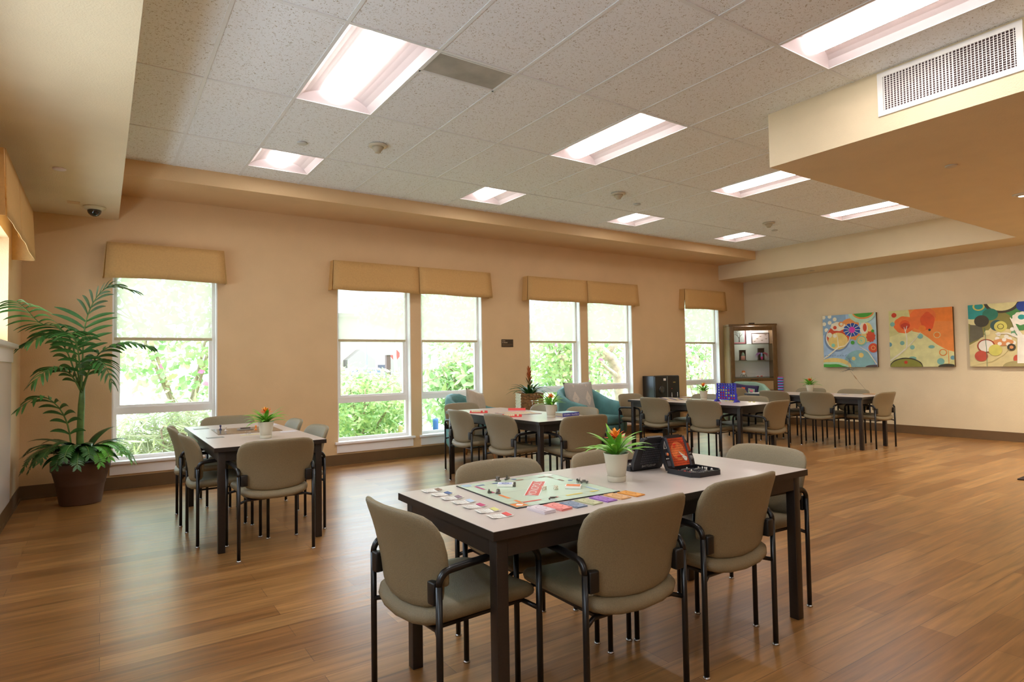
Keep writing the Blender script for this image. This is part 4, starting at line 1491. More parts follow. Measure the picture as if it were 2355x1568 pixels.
cn = ['yellow', 'green', 'rust red', 'whitish', 'blue', 'cream']
for i, c in enumerate(cols):
    tag(obj('picture_card', MB().box(-.03, -.045, 0, .03, .045, .0015), mat('pcard_' + c, c, 0.5), None, (9.13 + .03 * math.sin(i * 2.2), 5.10 - i * .095, zt), (0, 0, R(25 * math.sin(i * 4)))), '%s picture card lying on the furthest table' % cn[i], 'card')
t_ = thing('twig_rod_toy', 'leaning wire rod toy with a wooden grip and twig tangle on a wood base', 'rod toy', (9.31, 4.46, zt))
obj('wood_base', MB().box(-.045, -.07, 0, .045, .07, .014, bev=.003), mat('toy_wood', 'B08A62', 0.5, var=.2), t_)
top = Vector((-.19, .17, .36))
obj('rod', MB().tube([(0, 0, .012), tuple(top * .5), tuple(top)], .0016, 6), mat('rod_wire', '8A7460', 0.5), t_)
obj('wooden_grip', MB().tube([tuple(top * .60), tuple(top * .66), tuple(top * .76), tuple(top * .80)], [.002, .007, .006, .002], 8), MATS['toy_wood'], t_)
mb = MB()
rn = random.Random(9)
for i in range(16):
    a = rn.uniform(0, 2 * PI)
    p = top + Vector((0, 0, .01))
    pts = [tuple(p)]
    hd = Vector((math.cos(a) * .8, math.sin(a) * .8, rn.uniform(-.12, .18)))
    for k in range(5):
        p = p + hd * .042 + Vector((rn.uniform(-.012, .012), rn.uniform(-.012, .012), rn.uniform(-.012, .014)))
        pts.append(tuple(p))
    mb.tube(pts, [.002, .0018, .0016, .0013, .001, .0006], 5)
obj('twig_tangle', mb, mat('twig_dark', '4E5660', 0.6), t_)

# ------------------------------------------------------------------ paintings (flat on canvas boxes)
def painting(yc, lab, cols, draw, w=.93, h_=.94):
    t_ = thing('canvas_painting', lab, 'painting', (XR - .003, yc, 1.10), R(-90), 'square canvas paintings')
    obj('canvas', MB().box(-w / 2, -.045, 0, w / 2, -.0, h_), mat('canvas_side', '6B5534', 0.8), t_)
    mb = MB()
    st = {'z': 0}
    def P(u, v, d):
        u = min(1, max(0, u))
        v = min(1, max(0, v))
        return (-w / 2 + u * w, -.0455 - d, v * h_)
    class D:
        def blob(s, u, v, r, c, sx=1, sy=1, wob=0, n=8, seg=36, rot=0):
            st['z'] += .00025
            pts = []
            for k in range(seg):
                a = 2 * PI * k / seg
                q = r * (1 + wob * math.sin(n * a))
                x, y = q * sx * math.cos(a), q * sy * math.sin(a)
                pts.append(P(u + x * math.cos(rot) - y * math.sin(rot), v + x * math.sin(rot) + y * math.cos(rot), st['z']))
            ded = [pts[0]]
            for p in pts[1:]:
                if (Vector(p) - Vector(ded[-1])).length > 1e-5:
                    ded.append(p)
            if len(ded) > 2:
                mb.poly(ded, c)
        def ring(s, u, v, r, t, c, seg=36, sx=1, sy=1):
            st['z'] += .00025
            for k in range(seg):
                a, b_ = 2 * PI * k / seg, 2 * PI * (k + 1) / seg
                q = [P(u + rr_ * sx * math.cos(x), v + rr_ * sy * math.sin(x), st['z']) for rr_, x in ((r, a), (r + t, a), (r + t, b_), (r, b_))]
                mb.quad(*q, c)
        def line(s, pts, t, c):
            st['z'] += .00025
            n_ = len(pts)
            for i, ((a, b_), (e, f)) in enumerate(zip(pts, pts[1:])):
                dx, dy = e - a, f - b_
                L = math.hypot(dx, dy)
                ta, tb = (t if not isinstance(t, tuple) else t[0] + (t[1] - t[0]) * i / (n_ - 1)), (t if not isinstance(t, tuple) else t[0] + (t[1] - t[0]) * (i + 1) / (n_ - 1))
                nx, ny = -dy / L / 2, dx / L / 2
                mb.quad(P(a - nx * ta, b_ - ny * ta, st['z']), P(e - nx * tb, f - ny * tb, st['z']), P(e + nx * tb, f + ny * tb, st['z']), P(a + nx * ta, b_ + ny * ta, st['z']), c)
        def poly(s, pts, c):
            st['z'] += .00025
            mb.poly([P(u, v, st['z']) for u, v in pts], c)
    d = D()
    d.poly([(0, 0), (1, 0), (1, 1), (0, 1)], 0)
    draw(d)
    ms = [mat('paint_' + c, c, 0.6, var=0.10, vscale=9) for c in cols]
    obj('painted_face', mb, ms, t_)

def d1(d):
    d.poly([(0, .62), (.45, .80), (.45, 1), (0, 1)], 1)
    d.poly([(.45, .55), (1, .5), (1, 1), (.5, 1)], 2)
    for u, v in ((.02, .97), (.14, .98), (.03, .84), (.14, .86), (.24, .92), (.07, .72)):
        d.blob(u, v, .038, 3)
    d.blob(.27, .54, .245, 4)
    d.blob(.28, .56, .225, 3)
    d.blob(.29, .58, .215, 5)
    d.blob(.29, .50, .19, 6, 1, .85)
    d.blob(.53, .80, .15, 7, 1.1, .8)
    d.blob(.30, .78, .11, 3, 1.3, .8, .05)
    d.blob(.36, .82, .05, 7)
    d.blob(.365, .82, .028, 3)
    d.blob(.24, .76, .035, 5)
    d.blob(.13, .62, .05, 3)
    d.blob(.23, .60, .035, 3)
    d.blob(.84, .64, .13, 6, .8, 1.4)
    d.blob(.78, .72, .09, 3, .8, 1.2)
    d.blob(.80, .73, .05, 5, .7, 1.5)
    d.blob(.90, .56, .10, 5, .8, 1, .10, 10)
    d.blob(.62, .58, .09, 7, 1.2, .8, .1, 7)
    d.blob(.56, .70, .155, 8, 1, .82, .04, 10)
    for k in range(11):
        a = 2 * PI * k / 11
        d.line([(.56 + .05 * math.cos(a), .70 + .045 * math.sin(a)), (.56 + .155 * math.cos(a), .70 + .13 * math.sin(a))], .010, 3)
    d.blob(.565, .70, .058, 9)
    d.ring(.73, .49, .075, .018, 10)
    d.blob(.73, .49, .070, 6)
    d.ring(.73, .49, .035, .012, 10)
    d.blob(.73, .49, .02, 10)
    d.blob(.94, .35, .085, 5)
    d.ring(.94, .35, .03, .008, 6)
    d.blob(.94, .66, .028, 11)
    d.blob(.57, .46, .035, 11)
    d.blob(.20, .42, .035, 10)
    d.blob(.76, 1.0, .24, 12, 1, .75, .03, 14)
    d.blob(.78, 1.02, .20, 7, 1, .65)
    d.blob(.78, 1.03, .18, 11, 1, .6)
    d.blob(.68, .10, .27, 13, 1.0, .8)
    d.blob(.72, .22, .045, 6)
    d.blob(.58, .16, .035, 6)
    d.line([(.0, .16), (.12, .24), (.30, .38), (.42, .40), (.50, .48), (.54, .60)], (.03, .012), 3)
    d.line([(.30, .38), (.29, .55), (.27, .66)], (.02, .008), 3)
    d.line([(1.0, .05), (.85, .28), (.70, .38)], (.03, .008), 3)
    d.blob(.20, 0, .34, 6, 1, .52)
    d.blob(.15, 0, .33, 12, 1, .30, .03, 7)
    d.blob(.13, -.02, .32, 11, 1, .25, .06, 7)
    d.blob(.95, 0, .16, 14, 1, .25)
    for k in range(10):
        d.line([(.02 + k * .05, .215 + .01 * math.sin(k * 2)), (.05 + k * .05, .225 - .012 * math.sin(k * 3))], .010, 4)
    for k in range(7):
        d.line([(.42 + k * .04, 0), (.55 - k * .02, .20)], .004, 4)
painting(5.585, 'blue square painting with a dark blue pink-centred flower', ['A8C6E2', '8FB0CC', 'B9DAE4', 'F1EBD2', '7C93B4', 'D9522E', 'EFD27E', 'EE9A50', '2452A8', 'D83CB0', '8FD6BE', '4CA838', 'BFE4C4', '8FBEC0', '5A4A48'], d1)
def d2(d):
    d.blob(.45, .30, .5, 1, 1.2, .7, .05)
    d.poly([(.33, 1), (1, 1), (1, .25), (.90, .28), (.75, .38), (.62, .50), (.52, .58), (.38, .62), (.36, .80)], 2)
    d.poly([(.68, .78), (1, .76), (1, 1), (.70, 1)], 3)
    d.blob(.55, .84, .20, 4, 1, 1.05, .04, 5)
    d.blob(.62, .78, .12, 5, .9, 1.3, .06, 5)
    d.blob(.25, .74, .17, 4, 1, .88, .03)
    d.blob(.26, .74, .165, 5, .5, .5)
    d.blob(.27, .72, .075, 6, 1, .72, .04, 5)
    d.blob(.09, .92, .042, 6)
    d.blob(.06, .76, .04, 7)
    d.blob(.21, .42, .037, 7)
    d.blob(.37, .34, .038, 7)
    d.blob(.0, .40, .04, 8)
    d.blob(.50, .53, .045, 7)
    d.blob(.80, .09, .055, 7)
    d.blob(.98, .15, .035, 8)
    d.blob(.67, .34, .04, 7, 1.2, .7)
    d.blob(.37, .15, .06, 7, 1, .5)
    d.blob(.54, .66, .055, 3)
    d.blob(.65, .63, .02, 9)
    d.ring(.76, .54, .045, .008, 1)
    d.blob(.76, .54, .03, 3)
    d.ring(.84, .24, .045, .014, 2)
    d.blob(.84, .24, .043, 1)
    d.line([(.0, .11), (.15, .22), (.28, .33), (.29, .50), (.27, .62), (.25, .70)], (.03, .010), 10)
    d.line([(.30, .35), (.42, .48), (.51, .60)], (.018, .006), 10)
    d.line([(.27, .62), (.30, .72)], .012, 10)
    d.line([(.92, .27), (.92, .05)], .008, 2)
    d.blob(.26, 0, .27, 9, 1, .60, .01, 26)
    d.blob(.26, -.01, .26, 11, 1, .58)
    d.blob(.26, .08, .028, 6)
    d.blob(.62, .08, .035, 1)
    d.blob(.90, 0, .14, 9, 1, .35)
painting(4.45, 'square painting of a large orange bloom on pale yellow green', ['D3CF8C', 'DEDC9E', 'EE8E3E', 'EE8428', 'EE7630', 'E65A20', 'C83C18', '7FB5A8', '6A9FAE', '3F3A28', 'E8E4D0', '8E8E38'], d2)
def d3(d):
    d.poly([(0, .35), (.12, .42), (.22, .52), (.30, .62), (.45, .60), (.70, .55), (1, .6), (1, 1), (0, 1)], 1)
    d.poly([(0, .70), (.16, .60), (.28, .80), (.10, .85), (0, .85)], 2)
    d.poly([(.30, 1), (1, 1), (1, .62), (.66, .55), (.55, .80)], 3)
    d.poly([(0, .38), (.20, .48), (.18, .66), (.02, .68)], 4)
    d.blob(.06, .92, .17, 5, 1.2, .9)
    d.ring(.15, .97, .05, .02, 6, sx=1.2)
    d.blob(.46, 1.02, .24, 7, 1, .75)
    d.blob(.46, 1.04, .20, 2, 1, .82)
    d.blob(.74, .93, .10, 8, 1.0, .85)
    d.blob(.30, .83, .105, 9, 1, .9)
    d.blob(.18, .73, .10, 7, 1, .95)
    d.blob(.38, .65, .085, 10, 1, 1)
    d.blob(.43, .63, .085, 6, 1, 1)
    d.ring(.43, .63, .035, .008, 7)
    d.blob(.70, .74, .12, 11, 1, .85, .06, 10)
    d.blob(.70, .76, .045, 5, 1, .85)
    d.blob(.88, .84, .09, 12, 1, 1)
    d.blob(.62, .52, .06, 12)
    d.blob(.25, .54, .04, 2)
    for u, v in ((.40, .51), (.58, .58), (.50, .47), (.59, .49), (.38, .44), (.47, .42), (.54, .43), (.41, .36), (.52, .35), (.59, .37)):
        d.blob(u, v, .030, 11)
    d.blob(.45, .38, .14, 13, 1, .4)
    for u, v in ((.41, .36), (.52, .35), (.47, .42)):
        d.blob(u, v, .028, 11)
    d.ring(.23, .33, .095, .014, 14, sx=1.1)
    d.blob(.23, .33, .092, 11, 1.1)
    d.blob(.16, .17, .085, 15, 1.05)
    d.blob(.35, .26, .09, 6)
    d.blob(.56, .30, .055, 7)
    d.blob(.56, .30, .025, 13)
    d.ring(.87, .40, .065, .025, 13)
    d.blob(.87, .40, .065, 4)
    d.blob(.92, .63, .06, 7)
    d.blob(.92, .63, .042, 11)
    d.blob(.79, .30, .028, 4)
    d.line([(.77, .27), (.84, .17), (.92, .10)], .022, 14)
    d.blob(.62, .12, .05, 15, .8, 1.2)
    d.blob(.66, .0, .22, 16, 1, .42)
    d.poly([(.625, .05), (.76, .05), (.745, .45), (.64, .45)], 11)
    d.line([(.70, .44), (.64, .55), (.60, .68), (.56, .76)], (.07, .012), 11)
    d.line([(.72, .44), (.82, .58), (.86, .72), (.92, .85)], (.06, .010), 11)
    d.line([(.66, .45), (.52, .52), (.36, .52)], (.035, .008), 11)
    d.line([(.75, .45), (.90, .52), (1, .58)], (.035, .008), 11)
    d.line([(.22, .62), (.235, .30), (.235, .0)], .006, 9)
    d.line([(0, .0), (.3, .08), (.46, .18), (.54, .28)], .005, 16)
painting(3.315, 'square painting of a white tree among coloured circles, cut by the photo edge', ['DCCB92', '8A8444', 'E3DA9E', '4E8E4A', '6B6650', '2E9C96', 'D4CC66', '46402E', '27439A', '2F7A62', '3E5A58', 'EFE9DA', '6FA578', 'D9935A', 'A0402A', 'C4523C', 'A89A66'], d3)

# ------------------------------------------------------------------ display cabinet in the corner
CA = R(-37)
t_ = cab = thing('display_cabinet', 'tall brown wooden display cabinet with glass door in the room corner', 'cabinet', (10.42, 7.10, 0), CA)
W, D_, Hc_ = .45, .36, 1.95
mb = MB()
mb.box(-W, 0, 0, -W + .03, D_, Hc_ - .04).box(W - .03, 0, 0, W, D_, Hc_ - .04).box(-W, 0, .0, W, D_, .10)
mb.box(-W - .01, -.012, Hc_ - .04, W + .01, D_, Hc_, bev=.006)
obj('body', mb, 'wood', cab)
obj('back_panel', MB().box(-W + .03, D_ - .015, .10, W - .03, D_, Hc_ - .04), mat('white_interior', 'EFEFEA', 0.4), cab)
dr = MB()
st_ = .088
dr.box(-W + .005, -.024, .11, -W + st_, -.002, Hc_ - .045, bev=.004).box(W - st_, -.024, .11, W - .005, -.002, Hc_ - .045, bev=.004)
dr.box(-W + st_, -.023, Hc_ - .13, W - st_, -.003, Hc_ - .046, bev=.003).box(-W + st_, -.023, .845, W - st_, -.003, .905, bev=.003).box(-W + st_, -.023, .11, W - st_, -.003, .20, bev=.003)
door = obj('door', dr, 'wood', cab)
g = MB().quad((-W + st_, -.012, .905), (W - st_, -.012, .905), (W - st_, -.012, Hc_ - .13), (-W + st_, -.012, Hc_ - .13))
obj('upper_glass', g, 'cabglass', door)
g = MB().quad((-W + st_, -.012, .20), (W - st_, -.012, .20), (W - st_, -.012, .845), (-W + st_, -.012, .845))
obj('lower_mirror', g, 'mirror', door)
obj('handle', MB().tube([(-.07, -.022, .875), (-.06, -.034, .875), (.06, -.034, .875), (.07, -.022, .875)], .005, 8), 'blackp', door)
obj('top_catch', MB().box(-.05, .02, Hc_, .05, .08, Hc_ + .022, bev=.005), 'blackp', cab)
SH = [1.565, 1.245, .925]
for z in SH:
    obj('shelf', MB().box(-W + .03, .02, z - .008, W - .03, D_ - .015, z), glassmat('shelf_glass', .2, (.75, .85, .8)), cab)
pl = obj('puck_lamp', MB().lathe([(.001, Hc_ - .075), (.045, Hc_ - .075), (.045, Hc_ - .045), (.001, Hc_ - .045)], 0, .17, 20), spot_e, cab)
pd = bpy.data.lights.new('puck_light', 'POINT')
pd.energy = 3.5
pd.color = (1, 0.97, 0.92)
pd.shadow_soft_size = 0.05
po = bpy.data.objects.new('puck_light', pd)
COL.objects.link(po)
po.parent = cab
po.location = (0, .10, Hc_ - .13)
CM = Matrix.Translation((10.42, 7.10, 0)) @ Matrix.Rotation(CA, 4, 'Z')
def incab(x, y, z):
    return tuple(CM @ Vector((x, y, z)))
# framed tree picture
pk, dk = mat('pic_pink', 'EE9AA8', 0.5), mat('pic_frame_dark', '2A1E1C', 0.4)
t_ = thing('framed_picture', 'dark framed picture of a bare tree with pink edges, top left of the display cabinet', 'picture', incab(-.215, .14, SH[0]), CA)
obj('frame', MB().box(-.135, -.008, 0, -.120, .008, .295).box(.120, -.008, 0, .135, .008, .295).box(-.12, -.008, 0, .12, .008, .015).box(-.12, -.008, .28, .12, .008, .295), dk, t_)
mb = MB().box(-.12, -.002, .015, .12, .004, .28, 0)
mb.box(-.10, -.003, .035, .10, -.0015, .275, 1)
rn = random.Random(2)
def branch(p, a, L, w, dep):
    q = (p[0] + L * math.sin(a), p[1] + L * math.cos(a))
    q = (max(-.1, min(.1, q[0])), max(.03, min(.275, q[1])))
    dx, dz = q[0] - p[0], q[1] - p[1]
    ll = math.hypot(dx, dz)
    if ll < .004:
        return
    nx, nz_ = -dz / ll * w / 2, dx / ll * w / 2
    mb.quad((p[0] - nx, -.0036 - dep * .0001, p[1] - nz_), (q[0] - nx * .6, -.0036 - dep * .0001, q[1] - nz_ * .6), (q[0] + nx * .6, -.0036 - dep * .0001, q[1] + nz_ * .6), (p[0] + nx, -.0036 - dep * .0001, p[1] + nz_), 2)
    if dep < 5:
        for s_ in (-1, 1):
            branch(q, a + s_ * rn.uniform(.25, .6), L * rn.uniform(.62, .85), w * .62, dep + 1)
branch((0, .04), 0, .07, .022, 0)
obj('picture', mb, [pk, mat('pic_sky', 'B9CBC6', 0.5), dk], t_)
t_ = thing('framed_picture', 'dark framed picture with small flying birds, top right of the display cabinet', 'picture', incab(.190, .14, SH[0]), CA)
obj('frame', MB().box(-.17, -.008, 0, -.157, .008, .215).box(.157, -.008, 0, .17, .008, .215).box(-.157, -.008, 0, .157, .008, .013).box(-.157, -.008, .202, .157, .008, .215), dk, t_)
mb = MB().box(-.157, -.002, .013, .157, .004, .202, 0)
for x, z in ((-.11, .17), (.10, .175), (.0, .145), (-.06, .10), (.11, .095), (.03, .065), (-.11, .05)):
    mb.poly([(x - .03, -.003, z + .010), (x, -.003, z - .008), (x + .030, -.003, z + .012), (x + .004, -.003, z + .008), (x - .004, -.003, z + .006)], 1)
obj('picture', mb, [mat('pic_grey', 'D5CCC8', 0.5), mat('pic_bird', '7A6848', 0.5)], t_)
# black niche boxes
def niche(x, w, h_, z, lab):
    t_ = thing('black_niche_box', lab, 'display box', incab(x, .12, z), CA)
    mb = MB().box(-w / 2, .03, 0, w / 2, .036, h_).box(-w / 2, -.03, h_ - .006, w / 2, .03, h_).box(-w / 2 - .012, -.04, 0, w / 2 + .012, .036, .008)
    mb.box(-w / 2, -.01, .008, -w / 2 + .005, .03, h_ - .006).box(w / 2 - .005, -.01, .008, w / 2, .03, h_ - .006)
    obj('box_shell', mb, 'blackp', t_)
niche(-.165, .115, .205, SH[1], 'black display box on the left of the middle cabinet shelf')
niche(.19, .115, .235, SH[1], 'black display box with a lid rim on the right of the middle cabinet shelf')
t_ = thing('bottle_ornament', 'pink and green bottle shaped ornament inside the left black box', 'ornament', incab(-.165, .10, SH[1] + .009), CA)
obj('base', MB().lathe([(.001, 0), (.040, 0), (.040, .07), (.036, .078)], seg=20, cap=False), mat('orn_pink', 'D9A08E', 0.5), t_)
obj('top', MB().lathe([(.036, .078), (.034, .10), (.024, .13), (.010, .145), (.008, .155), (.001, .156)], seg=20, cap=False), mat('orn_green', '7E9A82', 0.4), t_)
t_ = thing('feather_ornament', 'blue and pink figure with spread purple feather wings on the middle cabinet shelf', 'ornament', incab(.19, .09, SH[1] + .009), CA)
obj('body', MB().lathe([(.001, 0), (.010, 0), (.020, .03), (.022, .06)], seg=14, cap=False), mat('orn_magenta', 'E0409A', 0.5), t_)
obj('torso', MB().lathe([(.022, .06), (.018, .09), (.016, .13), (.001, .14)], seg=14, cap=False), mat('orn_blue', '6F9CC0', 0.5), t_)
mb = MB()
for s_ in (-1, 1):
    for k in range(6):
        pts = [(s_ * .012, -.012 - k * .001, .125)]
        for j in range(1, 8):
            u = j / 7
            pts.append((s_ * (.012 + .135 * u * (1 - .05 * k)), -.012 - k * .001, .125 + .03 * math.sin(u * PI * .8) - .085 * u * u - k * .010 * u))
        mb.ribbon(pts, [.006 * (1 - (j / 7) ** 3) + .001 for j in range(8)], (0, 0, 1), 0, 0 if s_ < 0 else 1)
obj('wings', mb, [mat('feather_violet', '9A6AB4', 0.7), mat('feather_rust', 'A8566A', 0.7)], t_)
t_ = thing('toy_figure', 'small white figure with an orange hat on the bottom cabinet shelf', 'ornament', incab(-.165, .10, SH[2]), CA)
obj('hat', MB().lathe([(.032, .085), (.032, .105), (.024, .122), (.001, .126)], seg=16, cap=False), mat('orn_orange', 'EE8A48', 0.5), t_)
obj('body', MB().lathe([(.001, .035), (.032, .038), (.036, .06), (.032, .085), (.001, .086)], seg=16), 'paper', t_)
mb = MB()
for x in (-.028, -.010, .010, .028):
    mb.tube([(x * .5, 0, .04), (x, 0, 0.003)], .004, 6)
for s_ in (-1, 1):
    mb.tube([(s_ * .03, 0, .055), (s_ * .05, 0, .035), (s_ * .065, 0, .006)], .005, 6)
obj('legs', mb, mat('orn_sage', '8FA894', 0.5), t_)
t_ = thing('shell_ornament', 'low red and white ornament cluster on the bottom right of the cabinet shelf', 'ornament', incab(.14, .09, SH[2]), CA)
mb = MB()
for i, (x, r_) in enumerate(((-.07, .016), (-.035, .020), (.0, .015), (.035, .022), (.07, .014))):
    mb.lathe([(.001, 0), (r_, .001), (r_ * .9, r_ * .7), (r_ * .4, r_ * 1.1), (.001, r_ * 1.15)], x, 0, 10, i % 2)
obj('shells', mb, [mat('orn_white', 'E8E2DA', 0.5), mat('orn_red', 'C0605A', 0.5)], t_)

# black activity cabinet by the wall
t_ = thing('activity_cabinet', 'black cabinet with round dials and handles between the last two windows', 'cabinet', (8.32, 7.42, 0))
obj('body', MB().box(-.32, 0, .06, .32, .27, 1.0, bev=.006), mat('cabinet_black', '1B1814', 0.35), t_)
obj('foot', MB().lathe([(.001, 0), (.21, 0), (.21, .015), (.17, .03), (.15, .06), (.001, .06)], 0, .08, 28), 'blackp', t_)
for s_ in (-1, 1):
    o = obj('front_door', MB().box(min(0, s_ * .315) + .002, -.018, .07, max(0, s_ * .315) - .002, 0, .99, bev=.003), mat('cabinet_black', '1B1814'), t_)
    if s_ < 0:
        for (x, z, r_) in ((-.155, .76, .065), (-.17, .57, .042)):
            mb = MB()
            mb.T = Matrix.Translation((x, -.018, z)) @ Matrix.Rotation(R(90), 4, 'X')
            mb.lathe([(r_, 0), (r_, .012), (r_ * .86, .018), (r_ * .5, .014), (.001, .016)], seg=28, cap=False)
            obj('dial', mb, mat('dial_dark', '2C2C30', 0.2, coat=.6), o)
        obj('label_plate', MB().box(-.10, -.0205, .915, -.04, -.018, .955), 'paper', o)
        obj('latch', MB().tube([(-.17, -.03, .54), (-.155, -.04, .57), (-.17, -.03, .60)], .006, 8), 'chrome', o)
    else:
        for x in (.095, .245):
            obj('lever_handle', MB().tube([(x + .015, -.03, .56), (x - .005, -.038, .60), (x - .008, -.035, .70)], .008, 8).box(x - .018, -.026, .60, x + .014, -.018, .66), 'chrome', o)
        obj('lamp_button', MB().lathe([(.008, 0), (.008, .01), (.001, .012)], seg=10), mat('orn_redlamp', 'B03830', 0.3), o, (.105, -.020, .77), (R(90), 0, 0))
        obj('nameplate', MB().box(.15, -.0205, .87, .21, -.018, .89), mat('brass', 'A8935A', 0.35, metal=.6), o)
obj('seam_strip', MB().box(-.004, -.022, .07, .004, -.017, .99), mat('seam_grey', '8E9690', 0.4), t_)
t_ = thing('low_wood_cabinet', 'low light wood cabinet with metal knob behind the blue disc game table', 'cabinet', (8.86, 7.36, 0))
obj('body', MB().box(-.20, 0, 0, .20, .34, .60, bev=.004), 'tanwood', t_)
o = obj('drawer', MB().box(-.19, -.016, .33, .19, 0, .58, bev=.003), 'tanwood', t_)
obj('knob', MB().lathe([(.006, 0), (.006, .012), (.017, .018), (.014, .028), (.001, .03)], seg=14), 'chrome', o, (0, -.016, .455), (R(90), 0, 0))
o = obj('door', MB().box(-.19, -.016, .04, .19, 0, .32, bev=.003), 'tanwood', t_)
obj('knob', MB().lathe([(.006, 0), (.006, .012), (.017, .018), (.014, .028), (.001, .03)], seg=14), 'chrome', o, (-.14, -.016, .26), (R(90), 0, 0))

# ------------------------------------------------------------------ upholstered armchairs, pillows, side table
def tub_chair(label, loc, rz, cloth, s=1.0):
    t_ = thing('upholstered_armchair', label, 'armchair', loc, rz)
    def bar(pts, w, h_, nm):
        # soft rounded bar: padded slab along a path
        mb = MB()
        n_ = len(pts)
        k = 14
        rings = []
        for i, p in enumerate(pts):
            a, b_ = Vector(pts[max(i - 1, 0)]), Vector(pts[min(i + 1, n_ - 1)])
            t = (b_ - a)
            t.z = 0
            t.normalize()
            s_ = Vector((t.y, -t.x, 0))
            ring = []
            for j in range(k):
                an = 2 * PI * j / k
                c, sn = math.cos(an), math.sin(an)
                c = abs(c) ** .55 * (1 if c > 0 else -1)
                sn = abs(sn) ** .45 * (1 if sn > 0 else -1)
                ring.append(mb.v(Vector(p[:3]) + s_ * c * w / 2 + Vector((0, 0, (sn + 1) / 2 * p[3]))))
            rings.append(ring)
        for A, B in zip(rings, rings[1:]):
            for j in range(k):
                mb.f([A[j], A[(j + 1) % k], B[(j + 1) % k], B[j]], 0, True)
        mb.f(rings[0][::-1], 0, True)
        mb.f(rings[-1], 0, True)
        return obj(nm, mb, cloth, t_)
    zb = .20
    pts = [(-.36, .33, zb, .42), (-.37, .20, zb, .44), (-.37, 0, zb, .47), (-.36, -.18, zb, .54), (-.30, -.31, zb, .62), (-.17, -.37, zb, .66), (0, -.385, zb, .67), (.17, -.37, zb, .66), (.30, -.31, zb, .62), (.36, -.18, zb, .54), (.37, 0, zb, .47), (.37, .20, zb, .44), (.36, .33, zb, .42)]
    bar(pts, .11, 0, 'back_and_arms')
    obj('seat_base', MB().box(-.33, -.34, .19, .33, .33, .32, bev=.03), cloth, t_)
    obj('seat_cushion', MB().box(-.305, -.30, .32, .305, .35, .45, bev=.045), cloth, t_)
    for sx in (-1, 1):
        for sy in (-1, 1):
            obj('leg', MB().tube([(sx * .28, sy * .27, .20), (sx * .31, sy * .31, 0.002)], [.024, .013], 10), 'legwood', t_)
    t_.scale = (s, s, s)
    return t_
def pillow(nm, label, loc, rot, w, h_, th, mats_, deco=None):
    t_ = bpy.data.objects.new(nm, None)
    COL.objects.link(t_)
    t_.location = loc
    t_.rotation_euler = rot
    tag(t_, label, 'pillow')
    n_ = 14
    mb = MB()
    def bul(u, v):
        return th / 2 * (max(0, (1 - abs(u) ** 2.6)) * max(0, (1 - abs(v) ** 2.6))) ** .55
    def xy(u, v):
        k = 1 - .07 * (1 - abs(u * v)) * max(abs(u), abs(v)) ** 2
        return u * w / 2 * k, v * h_ / 2 * k
    for sg_ in (1, -1):
        gr = [[mb.v((xy(-1 + 2 * i / n_, -1 + 2 * j / n_)[0], -sg_ * bul(-1 + 2 * i / n_, -1 + 2 * j / n_), xy(-1 + 2 * i / n_, -1 + 2 * j / n_)[1])) for j in range(n_ + 1)] for i in range(n_ + 1)]
        for i in range(n_):
            for j in range(n_):
                mb.f([gr[i][j], gr[i + 1][j], gr[i + 1][j + 1], gr[i][j + 1]], 0, True)
    bmesh.ops.remove_doubles(mb.bm, verts=mb.bm.verts, dist=1e-5)
    obj('pillow_cover', mb, mats_[0], t_)
    if deco:
        mb = MB()
        for (u, v, su, sv, mi) in deco:
            x, z = u * w / 2, v * h_ / 2
            mb.poly([(x + a * su, -bul(min(.98, max(-.98, (x + a * su) / (w / 2))), min(.98, max(-.98, (z + b_ * sv) / (h_ / 2)))) - .003, z + b_ * sv) for a, b_ in ((-1, -1), (1, -1), (1, 1), (-1, 1))], mi)
        obj('woven_pattern', mb, mats_[1:], t_)
    return t_
tub_chair('teal velvet armchair under the middle window pair, left of the woven basket', (4.20, 7.02, 0), R(-125 - 15), 'teal')
tub_chair('teal velvet armchair holding the diamond patterned pillow, right of the woven basket', (6.12, 6.98, 0), R(180), 'teal', 1.04)
tub_chair('mint armchair with navy pillow in front of the display cabinet', (9.62, 6.70, 0), R(128), 'mint', 0.99)
gl, cr_ = mat('pillow_grey', 'B3ACA2', 0.9, var=.05, vscale=60, bump=.3, bscale=300), mat('pillow_cream', 'DCCDBB', 0.9)
deco = []
for cu in (-.45, .42):
    for k in range(-6, 7):
        wd = (7 - abs(k)) * .0085
        deco.append((cu, .0 + k * .062, wd, .006, 0))
for u in (-.06, .04):
    deco.append((u, 0, .004, .24, 0))
for k in (-2, 0, 2):
    for cu in (-.45, .42):
        deco.append((cu, .75 + k * .03, .012 - abs(k) * .003, .005, 0))
for s_ in (-.45, .42):
    deco.append((s_, 0, .008, .010, 1))
pillow('throw_pillow', 'grey throw pillow with cream woven diamonds on the right teal armchair', (6.06, 7.13, .70), (R(-14), 0, R(-4)), .54, .54, .14, [gl, cr_, gl], deco)
pillow('throw_pillow', 'beige striped throw pillow leaning on the left teal armchair', (4.27, 7.20, .66), (R(-14), R(12), R(30)), .50, .50, .14, [mat('pillow_beige', 'B5A793', 0.9, var=.08, vscale=12, bump=.3, bscale=200), cr_], [(-.35, 0, .004, .22, 0), (-.25, 0, .004, .22, 0), (.3, 0, .003, .22, 0)])
dn = []
rn = random.Random(4)
